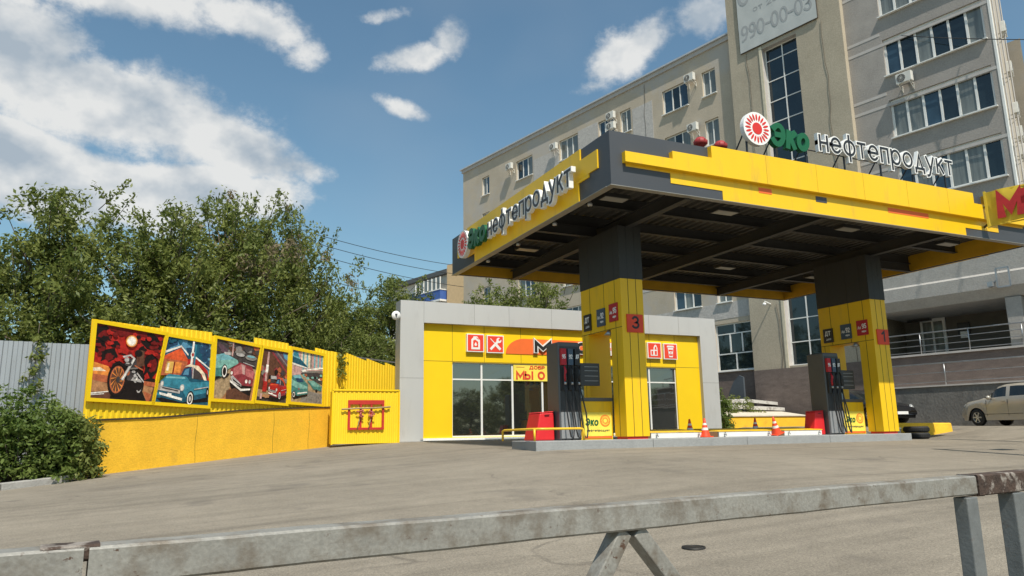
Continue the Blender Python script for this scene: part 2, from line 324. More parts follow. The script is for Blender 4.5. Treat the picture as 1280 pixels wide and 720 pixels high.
def sun_logo(mb, C, U, V, Nn, r, thick, mw, mr, ring=True):
    C = Vector(C); Nn = Vector(Nn)
    mb.prism(circle(0, 0, r, 36), C, U, V, Nn, thick, mw)
    C2 = C + Nn * (thick - .001)
    mb.prism(circle(0, 0, r * .36, 24), C2, U, V, Nn, .008, mr)
    for i in range(20):
        a = 2 * PI * i / 20; c, s = math.cos(a), math.sin(a)
        p = [(.45, 0), (.58, .062), (.78, .058), (.9, 0), (.78, -.058), (.58, -.062)]
        mb.prism([((x * c - y * s) * r, (x * s + y * c) * r) for x, y in p], C2, U, V, Nn, .008, mr)

# ------------------------------------------------------------------ ground height
def lerp(x, xs, ys): return float(np.interp(x, xs, ys))
def g(x, y):
    z = lerp(y, [-60, 0, 2, 8, 14, 25, 32, 60, 400], [-1.5, -1.0, -.90, -.63, -.355, -.22, -.10, 0, -.5])
    d = max(0., min(16, 8 - x)); d = d - .5 * min(d, 2) + 0 if d > 2 else d * d / 4
    z -= .055 * d * lerp(y, [0, 8, 17, 26], [.85, .95, 1.15, 1.05])
    z += min(.30, .1 * max(0., x - 20.5)) * lerp(y, [8, 15], [0, 1])
    return z

# palette
ASPH = asphalt_mat()
GREY_CLAD = mat('grey_cladding', (.062, .066, .074), .45, var=.05, scale=1)
DARK_CLAD = mat('dark_cladding', (.032, .033, .034), .5, var=.06, scale=1)
YEL = mat('yellow_cladding', (.86, .53, .008), .42, var=.035, scale=1.2, dirt=(.50, .33, .06), dirt_lo=.54, dirt_hi=.95, dirt_scale=3, stretch=(1, 1, .22))
YEL_B = mat('bright_yellow_panel', (.90, .60, .008), .4, var=.03, scale=1)
YEL_P = mat('yellow_painted_plaster', (.90, .52, .03), .85, var=.10, scale=1.6, bump=.5, bscale=30, dirt=(.55, .33, .05), dirt_scale=1.3, dirt_lo=.6, dirt_hi=.85, fine=.08)
YEL_S = mat('yellow_profiled_steel', (.92, .62, .02), .45, var=.05, scale=1.5)
WHITE = mat('white_plastic', (.80, .80, .78), .45, var=.04)
WPVC = mat('white_window_frame', (.78, .78, .75), .45, var=.05)
BLACK = mat('black_plastic', (.02, .02, .022), .4, var=.1)
RED = mat('red_paint', (.62, .03, .02), .4, var=.08)
REDO = mat('orange_red_film', (.85, .16, .03), .5, var=.04)
GREEN = mat('green_letter_paint', (.008, .11, .04), .4, var=.05)
SILV = mat('silver_composite_panel', (.47, .475, .465), .5, metal=.0, var=.04, scale=.7, dirt=(.36, .355, .34), dirt_lo=.55, dirt_hi=.9, stretch=(1, 1, .3))
STEEL = mat('galvanised_steel', (.40, .41, .42), .4, metal=.7, var=.15, scale=6)
CONC = mat('concrete', (.33, .32, .30), .9, var=.14, scale=2.5, bump=.5, bscale=25, dirt=(.2, .19, .18), dirt_lo=.55, dirt_hi=.8, fine=.08)
PGLASS = mat('dark_window_glass', (.012, .022, .028), .04, var=.3, scale=.8, spec=.8)
SGLASS = mat('shop_window_glass', (.018, .020, .018), .025, var=.35, scale=1.2, spec=1., ior=1.9, stretch=(1, 1, .15))
RUBBER = mat('tyre_rubber', (.018, .018, .018), .75, var=.2, bump=.4, bscale=30)

# ================================================================== SETTING
def build_ground():
    def axis(lo, hi, d0, d1, fine):
        xs = [lo]
        while xs[-1] < hi:
            xs.append(xs[-1] + (fine if d0 <= xs[-1] < d1 else 6 if abs(xs[-1]) < 90 else 40))
        return xs
    xs = axis(-300, 500, -18, 42, .5); ys = axis(-120, 700, -6, 42, .5)
    v = [(x, y, g(x, y)) for y in ys for x in xs]; nx = len(xs)
    f = [(j * nx + i, j * nx + i + 1, (j + 1) * nx + i + 1, (j + 1) * nx + i) for j in range(len(ys) - 1) for i in range(nx - 1)]
    mb = MB(); mb.add(v, f, ASPH, True); return tag(mb.build('ground'), kind='structure')
build_ground()

ISL_Z = -.168
def build_island():
    mb = MB(); c = mat('pale_kerb_concrete', (.30, .31, .31), .85, var=.12, scale=2, bump=.4, bscale=30, dirt=(.24, .24, .23), dirt_lo=.55, dirt_hi=.8, fine=.08)
    xs = [6.97, 9.9, 12.6, 15.3, 18.32]
    mb.hexa([(6.97, 14.04, -.75), (9.896, 14.04, -.75), (9.896, 15.75, -.75), (7.2, 15.75, -.75)], [(6.97, 14.04, ISL_Z), (9.896, 14.04, ISL_Z), (9.896, 15.75, ISL_Z), (7.2, 15.75, ISL_Z)], c)
    for a, b in zip(xs[1:], xs[2:]): mb.box(a + .004, b - .004, 14.04, 16.35, -.75, ISL_Z, c)
    mb.box(7.3, 18.3, 14.06, 15.7, -.75, ISL_Z - .02, mat('joint_mortar', (.2, .2, .19), .9))
    return tag(mb.build('pump_island', bevel=.015), kind='structure')
build_island()
# kerb at the foot of the bushes on the left
def build_kerb():
    mb = MB(); p = [(-9.5, 17.0), (-4.2, 17.55), (-2.9, 17.75), (-1.95, 18.35), (-1.7, 19.0)]
    for (a, b) in zip(p, p[1:]):
        za, zb = g(*a), g(*b); mb.bar((a[0], a[1], za + .02), (b[0], b[1], zb + .02), .16, .24, CONC)
    return tag(mb.build('kerb', bevel=.02), kind='structure')
build_kerb()
def build_verge():
    soil = mat('dry_soil', (.12, .095, .06), .95, var=.3, bump=.8, bscale=12)
    mb = MB(); xs = np.linspace(-30, -1.7, 30); ys = np.linspace(17.1, 20.4, 8)
    v = []
    for j, t in enumerate(ys):
        for x in xs:
            yy = max(t, 17.62 + max(0, (x + 4.2)) * .35 if x > -4.2 else 17.1 + (x + 9.5) * .085)
            v.append((x, yy, g(x, yy) + .06 + .03 * math.sin(x * 3 + t * 5)))
    n = len(xs); mb.add(v, [(j * n + i, j * n + i + 1, (j + 1) * n + i + 1, (j + 1) * n + i) for j in range(7) for i in range(n - 1)], soil, True)
    return tag(mb.build('soil_verge'), kind='structure')
build_verge()

# ================================================================== OFFICE BUILDING (local frame: x to the right along facade, y into the building)
BA = -R(76.96)
DB = Vector((-.2257, .9742, 0)); NB = Vector((.9742, .2257, 0))
B0 = NB * 34 + DB * 10.1
def BW(a, v, z): return NB * (34 + v) + DB * a + Vector((0, 0, z))      # a: metres along the facade, v: depth behind it
PL_B = mat('beige_roughcast', (.49, .42, .325), .95, var=.10, scale=.55, bump=.35, bscale=16, dirt=(.47, .43, .38), dirt_scale=.35, dirt_lo=.5, dirt_hi=.62, fine=.10)
PL_T = mat('tan_roughcast', (.43, .375, .285), .95, var=.10, scale=.6, bump=.35, bscale=16, dirt=(.37, .315, .235), dirt_scale=.8, dirt_lo=.55, dirt_hi=.8, fine=.12)
PL_G = mat('grey_roughcast', (.34, .315, .29), .95, var=.08, scale=.6, bump=.35, bscale=16, dirt=(.40, .37, .34), dirt_scale=.5, dirt_lo=.5, dirt_hi=.7, fine=.12)
BAND = mat('light_render_band', (.50, .475, .45), .9, var=.08)
PLINTH = mat('brown_stone_plinth', (.165, .13, .113), .8, var=.2, scale=2, bump=.4, bscale=14, stretch=(1, 1, 3), fine=.15)
def X(a): return 10.1 - a     # facade metre -> local x
bld = empty('office_building', B0, BA, 'tall beige and grey office block with a stair tower behind the filling station', 'building')
def holes_wall(mb, x0, x1, z0, z1, y, holes, m, depth=.18, mrev=None):
    """wall sheet in the plane y with real openings and reveals; holes: (x0,x1,z0,z1)"""
    xs = sorted({x0, x1, *[h[0] for h in holes], *[h[1] for h in holes]}); zs = sorted({z0, z1, *[h[2] for h in holes], *[h[3] for h in holes]})
    for i in range(len(xs) - 1):
        for j in range(len(zs) - 1):
            cx, cz = (xs[i] + xs[i + 1]) / 2, (zs[j] + zs[j + 1]) / 2
            if any(h[0] < cx < h[1] and h[2] < cz < h[3] for h in holes): continue
            mb.add([(xs[i], y, zs[j]), (xs[i + 1], y, zs[j]), (xs[i + 1], y, zs[j + 1]), (xs[i], y, zs[j + 1])], [(0, 1, 2, 3)], m)
    for h in holes:
        a, b, c, d = h; q = y + depth; r = mrev or m
        mb.add([(a, y, c), (a, q, c), (a, q, d), (a, y, d)], [(0, 1, 2, 3)], r); mb.add([(b, y, c), (b, q, c), (b, q, d), (b, y, d)], [(3, 2, 1, 0)], r)
        mb.add([(a, y, d), (b, y, d), (b, q, d), (a, q, d)], [(3, 2, 1, 0)], r); mb.add([(a, y, c), (b, y, c), (b, q, c), (a, q, c)], [(0, 1, 2, 3)], r)
GLS = [mat('dark_window_glass', (0, 0, 0)), mat('curtained_window_glass', (.16, .175, .165), .06, var=.35, scale=1.5, spec=.8, stretch=(4, 4, .3)), mat('blue_window_glass', (.03, .06, .09), .05, var=.3, scale=1, spec=.8)]
def window(parent, x0, x1, z0, z1, y, vs=(), hs=(), sill=True, fw=.07, gi=None, proud=.0):
    """frame + pane at the plane y; vs/hs: positions (0..1) of the bars"""
    f = MB(); t = .06
    f.box(x0, x0 + fw, y, y + t, z0, z1, WPVC); f.box(x1 - fw, x1, y, y + t, z0, z1, WPVC)
    f.box(x0 + fw, x1 - fw, y, y + t, z1 - fw, z1, WPVC); f.box(x0 + fw, x1 - fw, y, y + t, z0, z0 + fw, WPVC)
    for a in vs:
        x = x0 + (x1 - x0) * a; f.box(x - fw / 2, x + fw / 2, y - .003, y + t, z0 + fw, z1 - fw, WPVC)
    for b in hs:
        z = z0 + (z1 - z0) * b; f.box(x0 + fw, x1 - fw, y - .001, y + t - .002, z - fw / 2.4, z + fw / 2.4, WPVC)
    if sill: f.box(x0 - .05, x1 + .05, y - .24, y - .002, z0 - .05, z0 - .004, WPVC)
    fo = f.build('window', parent)
    p = MB(); cuts = [0] + list(vs) + [1]
    for a, b in zip(cuts, cuts[1:]):
        k = gi if gi is not None else rng.choice([0, 1, 1, 2])
        xa, xb = x0 + (x1 - x0) * a, x0 + (x1 - x0) * b
        tl = rng.uniform(-.004, .004)
        p.add([(xa, y + .03 + tl, z0 + .02), (xb, y + .03 - tl, z0 + .02), (xb, y + .03 - tl, z1 - .02), (xa, y + .03 + tl, z1 - .02)], [(0, 1, 2, 3)], GLS[k])
    p.build('pane', fo)
    return fo
def build_office():
    GLS[0] = PGLASS
    # ---- left wing
    cols = [(46.6, 47.6, (.5,)), (41.0, 43.0, (.36, .66)), (35.93, 37.9, (.36, .66)), (32.3, 33.85, (.35, .7)), (30.85, 31.8, (.5,)), (26.2, 28.15, (.36, .66)), (24.15, 25.1, (.5,))]
    rows = [(19.25 - 3.08 * k, 20.82 - 3.08 * k) for k in range(6)]
    hl = [(X(b), X(a), z0, z1) for (a, b, _) in cols for (z0, z1) in rows if not (z0 < 5)]
    big = (X(25.4), X(22.98), 3.14, 5.74)
    mb = MB(); holes_wall(mb, X(50.4), X(22.9), 3.05, 22.2, 0, hl + [big], PL_B, .16)
    mb.add([(X(50.4), 0, -1), (X(50.4), 14, -1), (X(50.4), 14, 22.2), (X(50.4), 0, 22.2)], [(3, 2, 1, 0)], PL_B)
    mb.add([(X(50.4), 14, -1), (X(13), 14, -1), (X(13), 14, 22.2), (X(50.4), 14, 22.2)], [(3, 2, 1, 0)], PL_B)
    mb.build('wall', bld)
    pb = MB(); pb.box(X(50.42), X(22.9), -.04, .3, -1.2, 3.05, PLINTH); pb.build('plinth', bld)
    rf = MB(); met = mat('roof_flashing', (.55, .56, .57), .45, metal=.3, var=.08)
    rf.box(X(50.65), X(22.92), -.22, .5, 22.32, 22.42, met); rf.box(X(50.5), X(22.92), -.1, .3, 22.05, 22.32, BAND)
    rf.box(X(50.4), X(22.9), .3, 14, 22.0, 22.25, met); rf.build('roof', bld)
    for (a, b, vs) in cols:
        for (z0, z1) in rows:
            if z0 > 5: window(bld, X(b), X(a), z0, z1, .12, vs)
    w = window(bld, big[0], big[1], big[2], big[3], .1, (), (.36, .78), gi=0); 
    ex = MB(); bx0, bx1 = big[0], big[1]
    for (a, z0, z1) in ((.5, 0, .36), (.36, .36, .78), (.68, .36, .78), (.5, .78, 1)):
        x = bx0 + (bx1 - bx0) * a; zz = big[3] - big[2]; ex.box(x - .04, x + .04, .094, .17, big[2] + zz * z0 + .07, big[2] + zz * z1 - .03, WPVC)
    ex.build('mullion', w)
    # light render patches between windows of the left wing (repair plaster)
    pm = mat('pale_repair_render', (.49, .465, .435), .95, var=.1, bump=.6, bscale=9, fine=.1)
    for (a0, a1, z0, z1) in ((38.0, 40.9, 17.0, 20.3), (33.9, 35.9, 18.4, 20.9), (23.0, 30.6, 6.0, 6.9), (29.0, 30.7, 17.0, 20.6), (22.95, 30.6, 8.4, 9.2)):
        pt = MB(); pt.box(X(a1), X(a0), -.012, .0, z0, z1, pm); pt.build('repair_patch', bld)
    # ---- stair tower
    tx0, tx1 = X(22.9), X(16.35); sx0, sx1 = X(20.85), X(18.8)
    mb = MB(); holes_wall(mb, tx0, tx1, 3.0, 28, -.3, [(sx0, sx1, 3.1, 20.35)], PL_T, .5, BAND)
    mb.add([(tx0, -.3, 3.0), (tx0, 6, 3.0), (tx0, 6, 28), (tx0, -.3, 28)], [(3, 2, 1, 0)], PL_T)
    mb.add([(tx1, -.3, 3.0), (tx1, 6, 3.0), (tx1, 6, 28), (tx1, -.3, 28)], [(0, 1, 2, 3)], PL_T)
    mb.box(tx0, tx1, .1, 6, 27.9, 28.1, PL_T)
    tw = mb.build('stair_tower', bld)
    pb = MB(); pb.box(tx0 + .01, tx1 - .01, -.34, -.02, -1.2, 3.0, PLINTH); pb.build('plinth', bld)
    window(bld, sx0, sx1, 3.1, 20.35, .0, (.5,), [k / 14.6 for k in range(1, 15)], gi=0, fw=.06)
    tr = MB(); tr.box(sx0 - .16, sx0, -.34, -.29, 3.0, 20.5, mat('cream_trim', (.62, .56, .42), .7)); tr.build('window_trim', bld)
    wl = MB(); wl.bar((X(21.6), -.3, 6.35), (X(21.6), -.85, 6.45), .04, .04, WHITE); wl.lathe([(0, 0), (.08, .02), (.09, .14), (0, .16)], (X(21.6), -.85, 6.36), WHITE, axis=(0, -.4, -1), n=12); wl.build('wall_lamp', bld)
    # cracks / cables on the tower
    cm = mat('dark_cable', (.09, .075, .06), .8)
    for a, z0, z1 in ((17.35, 1.2, 20.4), (21.75, 7, 20.5), (21.2, .9, 6.3), (29.6, 16, 21.9)):
        off = -.33 if a < 22.8 else -.02
        cb = MB(); cb.tube([(X(a) + .06 * math.sin(z * 1.3 + a) + .03 * math.sin(z * 3.7), off, z) for z in np.linspace(z0, z1, 26)], .011, cm, 5); cb.build('cable', bld)
    # ---- right wing with the long balcony windows
    rx0, rx1 = X(16.35), X(10.1)
    rows = [(z, z + 1.87) for z in (22.4, 19.32, 16.27, 13.18, 10.12)]
    hl = [(X(14.66), X(10.38), a, b) for a, b in rows]
    mb = MB(); holes_wall(mb, rx0, rx1, 6.9, 28, 0, hl, PL_G, .2)
    e2 = (X(13.2), 12.0)
    mb.add([(rx1, 0, 6.9), (e2[0], e2[1], 6.9), (e2[0], e2[1], 28), (rx1, 0, 28)], [(0, 1, 2, 3)], PL_B)
    mb.box(rx0, X(13.2), .25, 12, 27.9, 28.1, PL_G)
    mb.build('wall', bld)
    for a, b in rows: window(bld, X(14.66), X(10.38), a, b, .1, [k / 6 for k in range(1, 6)], (.88,), fw=.10)
    bd = MB()
    for z in (9.3, 12.35, 15.4, 18.45, 21.5):
        bd.box(rx0 + .01, X(14.75), -.012, .0, z - .05, z + .09, BAND); bd.box(rx0 + .01, rx1 - .01, -.013, .0, z - .62, z - .48, BAND)
    bd.build('render_band', bld)
    ct = MB(); ct.box(rx1 - .06, rx1 + .03, -.02, .1, 6.9, 28, WPVC)
    for k in range(3):
        ct.tube([(rx1 + .06 + .05 * k, .2 + .3 * k, z) for z in np.linspace(7, 28, 22)], .03, BAND, 6)
    ct.build('corner_trim', bld)
    # ---- entrance recess, terrace and porch under the right wing
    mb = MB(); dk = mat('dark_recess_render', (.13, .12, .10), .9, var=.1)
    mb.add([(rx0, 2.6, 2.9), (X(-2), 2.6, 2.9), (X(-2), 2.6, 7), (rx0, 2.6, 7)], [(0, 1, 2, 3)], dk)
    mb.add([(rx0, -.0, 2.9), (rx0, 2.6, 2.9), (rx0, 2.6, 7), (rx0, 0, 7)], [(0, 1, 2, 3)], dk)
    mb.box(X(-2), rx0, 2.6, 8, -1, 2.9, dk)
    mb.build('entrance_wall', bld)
    pr = MB()
    pc = mat('painted_porch_concrete', (.38, .365, .34), .9, var=.08, bump=.4, bscale=16, fine=.08)
    prof = [(-.9, 6.72), (-.9, 6.05), (-1.05, 5.95), (-1.05, 5.4), (-.75, 5.0), (2.6, 4.95), (2.6, 6.8), (-.9, 6.8)]
    pr.prism([(p[0], p[1]) for p in prof], (rx0 + .02, 0, 0), (0, 1, 0), (0, 0, 1), (1, 0, 0), X(-2) - rx0, pc)
    pr.build('porch_roof', bld)
    for a in (10.6, 5.2, 0):
        cmb = MB(); cmb.box(X(a) - .28, X(a) + .28, -.8, -.2, 2.95, 4.98, pc); cmb.build('porch_column', bld, bevel=.02)
    tr_ = MB(); tr_.box(rx0, X(-2), -1.0, 2.6, 1.55, 2.95, PLINTH); tr_.box(rx0, X(-2), -1.08, 2.5, 2.95, 3.03, BAND); tr_.build('terrace', bld)
    rp = MB(); gw = mat('grey_rough_concrete', (.165, .16, .15), .95, var=.15, scale=1.5, bump=.7, bscale=14, dirt=(.11, .105, .10), dirt_lo=.5, dirt_hi=.75, stretch=(1, 1, .6), fine=.12)
    rp.box(rx0 + .3, X(-2), -2.0, -1.0, -1, 1.58, gw); rp.box(rx0 + .28, X(-2), -2.05, -.98, 1.58, 1.64, BAND); rp.build('ramp_wall', bld)
    # door, lamp and notice at the entrance
    dr = MB(); dr.box(X(15.6), X(14.5), 2.5, 2.58, 2.97, 5.0, WPVC); d = dr.build('door', bld)
    dg = MB(); dg.box(X(15.48), X(15.1), 2.47, 2.5, 3.3, 4.8, GLS[1]); dg.box(X(15.0), X(14.62), 2.47, 2.5, 3.3, 4.8, GLS[1]); dg.build('pane', d)
    fx = MB(); fx.box(X(14.0), X(13.5), 2.5, 2.58, 4.0, 4.6, BLACK); fx.box(X(13.9), X(13.6), 2.48, 2.5, 3.9, 4.2, WHITE); fx.build('notice_board', bld)
    lm = MB(); lm.tube([(X(15.4), 2.5, 5.0), (X(15.4), 2.1, 4.9)], .02, BLACK); lm.box(X(15.9), X(14.9), 1.9, 2.15, 4.82, 4.9, BLACK); lm.build('door_lamp', bld)
    # projector frame on the porch edge
    pj = MB()
    x0, x1, z0, z1 = X(10.9), X(10.45), 5.35, 6.1
    for a, b in (((x0, z0), (x1, z0)), ((x1, z0), (x1, z1)), ((x1, z1), (x0, z1)), ((x0, z1), (x0, z0))): pj.bar((a[0], -1.25, a[1]), (b[0], -1.25, b[1]), .06, .06, STEEL)
    pj.bar((x0, -1.25, z0 + .3), (x0 - .2, -1.1, z0 + .2), .05, .05, STEEL); pj.box(x0 - .32, x0 - .12, -1.4, -1.1, z0 + .05, z0 + .25, STEEL); pj.build('projector_bracket', bld)
build_office()

def rail_thing(name, label, a0, a1, v, z0, h, post, nbar, group=None):
    t = empty(name, BW(a0, v, z0), BA, label, 'railing', group); L_ = a0 - a1
    top = MB(); top.tube([(0, 0, h), (L_, 0, h)], .028, STEEL, 8); top.build('handrail', t)
    b = MB()
    for k in range(nbar): b.tube([(0, 0, h * (k + .35) / (nbar + .35) ), (L_, 0, h * (k + .35) / (nbar + .35))], .016, STEEL, 6)
    b.build('rail_bar', t)
    n = int(L_ / post)
    for k in range(n + 1):
        p = MB(); p.tube([(k * post, 0, 0), (k * post, 0, h)], .024, STEEL, 8); p.build('post', t)
rail_thing('steel_railing', 'upper steel railing along the terrace in front of the office entrance', 16.1, -1.5, -.95, 3.03, .88, 1.9, 3)
rail_thing('steel_railing', 'lower steel railing on top of the grey ramp wall behind the parked cars', 15.9, -1.5, -1.9, 1.64, .88, 2.9, 2)

# banner on the tower
def tower_banner():
    t = empty('banner', BW(22.1, -.4, 20.6), BA, 'faded pale grey office rental banner high on the stair tower', 'banner')
    w, h = 4.6, 6.4
    mb = MB(); cl = mat('faded_banner_cloth', (.50, .52, .51), .8, var=.06, scale=1.5)
    nx, nz = 24, 20; v = [(w * i / nx, .004 * math.sin(i * 1.1 + j * .7), h * j / nz) for j in range(nz + 1) for i in range(nx + 1)]
    mb.add(v, [(j * (nx + 1) + i, j * (nx + 1) + i + 1, (j + 1) * (nx + 1) + i + 1, (j + 1) * (nx + 1) + i) for j in range(nz) for i in range(nx)], cl, True)
    mb.build('cloth', t)
    l = MB(); ink = mat('faded_banner_print', (.36, .375, .38), .8, var=.1)
    U, V, Nn = (1, 0, 0), (0, 0, 1), (0, -1, 0)
    add_text(l, '990-00-03', (.15, -.004, .62), U, V, Nn, 4.25, .92, ink, .003, sw=.12)
    add_text(l, 'от 250руб', (1.0, -.004, 2.0), U, V, Nn, 2.9, .40, ink, .003, sw=.05)
    add_text(l, 'ОФИСЫ', (.1, -.004, 2.75), U, V, Nn, 4.2, 1.15, ink, .003, sw=.16)
    l.build('lettering', t)
    f = MB()
    for a, b in (((0, 0), (w, 0)), ((w, 0), (w, h)), ((w, h), (0, h)), ((0, h), (0, 0))): f.bar((a[0], .04, a[1]), (b[0], .04, b[1]), .05, .05, mat('dark_cable', (0, 0, 0)))
    f.build('frame', t)
tower_banner()

# air conditioners
def make_ac():
    t = empty('air_conditioner', (0, 0, 0), BA, '', 'air conditioner', 'air conditioner units on the office walls')
    wm = mat('ac_white_metal', (.66, .65, .60), .5, var=.08, dirt=(.45, .42, .36), dirt_lo=.6, dirt_hi=.8)
    b = MB(); b.box(-.42, .42, -.52, -.22, 0, .58, wm); b.build('casing', t, bevel=.02)
    f = MB(); f.lathe([(.0, 0), (.235, 0), (.235, .012), (.21, .014), (.2, .004), (.0, .004)], (-.12, -.522, .29), mat('ac_grille', (.12, .12, .12), .6), axis=(0, -1, 0), n=20)
    for k in range(6):
        a = k * PI / 6; f.bar((-.12 - .21 * math.cos(a), -.54, .29 - .21 * math.sin(a)), (-.12 + .21 * math.cos(a), -.54, .29 + .21 * math.sin(a)), .01, .01, wm)
    f.build('fan_grille', t)
    k = MB()
    for x in (-.3, .3):
        k.bar((x, 0, -.03), (x, -.54, -.03), .04, .04, wm); k.bar((x, -.02, -.36), (x, -.48, -.05), .03, .03, wm); k.bar((x, -.015, -.4), (x, -.015, 0), .04, .03, wm)
    k.build('bracket', t)
    t.scale = (.82, .82, .82)
    return t
ac0 = make_ac(); first = True
AC = [(43.5, 0, 20.3, 'white air conditioner nearest the far corner of the office block'),
      (38.2, 0, 20.2, 'second white air conditioner from the far corner of the office block'),
      (32.35, -.02, 20.45, 'upper air conditioner of the pair between two top-floor windows above the canopy corner'),
      (32.35, -.02, 19.72, 'lower air conditioner of the pair between two top-floor windows above the canopy corner'),
      (25.75, -.02, 20.45, 'air conditioner right of the widest top-floor window near the stair tower'),
      (25.75, -.02, 17.3, 'air conditioner just above the two red roof vents of the canopy'),
      (13.75, 0, 15.5, 'air conditioner with a long shadow under the highest complete band of balcony windows')]
for (a, v, z, lb) in AC:
    if first: ac0.location = BW(a, v, z); ac0['label'] = lb; first = False
    else: copy_tree(ac0, BW(a, v, z), BA, lb)
ea = math.atan2(*(list((BW(13.2, 12, 0) - BW(10.1, 0, 0)).normalized())[1::-1]))
for i, (t, z, lb) in enumerate([(.9, 16.6, 'topmost air conditioner on the right end wall of the office block'), (1.3, 14.9, 'second air conditioner from the top on the right end wall of the office block'),
                   (1.0, 12.9, 'third air conditioner from the top on the right end wall of the office block'), (1.8, 12.1, 'fourth air conditioner from the top on the right end wall of the office block'),
                   (1.5, 11.2, 'fifth air conditioner from the top on the right end wall of the office block'), (1.2, 10.0, 'lowest air conditioner on the right end wall of the office block')]):
    d = (BW(13.2, 12, 0) - BW(10.1, 0, 0)).normalized(); p = BW(10.1, 0, z) + d * t
    copy_tree(ac0, p, ea, lb)

# ================================================================== FAR APARTMENT BLOCK
def far_block():
    d = Vector((-.28, .96, 0)); A = Vector((27.2, 75.2, 0)); ang = math.atan2(-d.y, -d.x)
    t = empty('apartment_building', A, ang, 'distant pale apartment block with blue balconies beyond the trees', 'building')
    pan = mat('pale_panel_wall', (.62, .59, .53), .9, var=.06); warm = mat('warm_cream_wall', (.70, .50, .28), .9, var=.06); blue = mat('blue_balcony_panel', (.05, .12, .38), .6, var=.1)
    mb = MB(); mb.box(-12, 0, 0, 12, 0, 17.4, pan); mb.box(0, 5, -.4, 12, 0, 18.3, warm); mb.build('wall', t)
    r = MB(); r.box(-12.5, -.01, -.5, 12, 17.42, 17.9, mat('dark_roof_edge', (.09, .095, .10), .7)); r.build('roof', t)
    for lev in range(5):
        z = 14.5 - lev * 2.9
        for x in (-5.2,):
            b = MB(); b.box(x, x + 5, -1.2, -.01, z - .2, z, WPVC); b.box(x + .05, x + 4.95, -1.15, -.02, z, z + 1.05, blue); b.box(x, x + 5, -1.2, -.01, z + 1.05, z + 1.15, WPVC)
            for k in range(7): b.box(x + .05 + k * .8, x + .15 + k * .8, -1.15, -1.05, z + 1.15, z + 2.5, WPVC)
            b.box(x + .1, x + 4.9, -1.05, -1.0, z + 1.15, z + 2.5, GLS[1]); b.build('balcony', t)
        for x in (-8, -11):
            w = MB(); w.box(x, x + 1.6, -.06, -.01, z + .4, z + 1.9, WPVC); o = w.build('window', t); p = MB(); p.box(x + .12, x + 1.48, -.08, -.065, z + .52, z + 1.78, PGLASS); p.build('pane', o)
far_block()
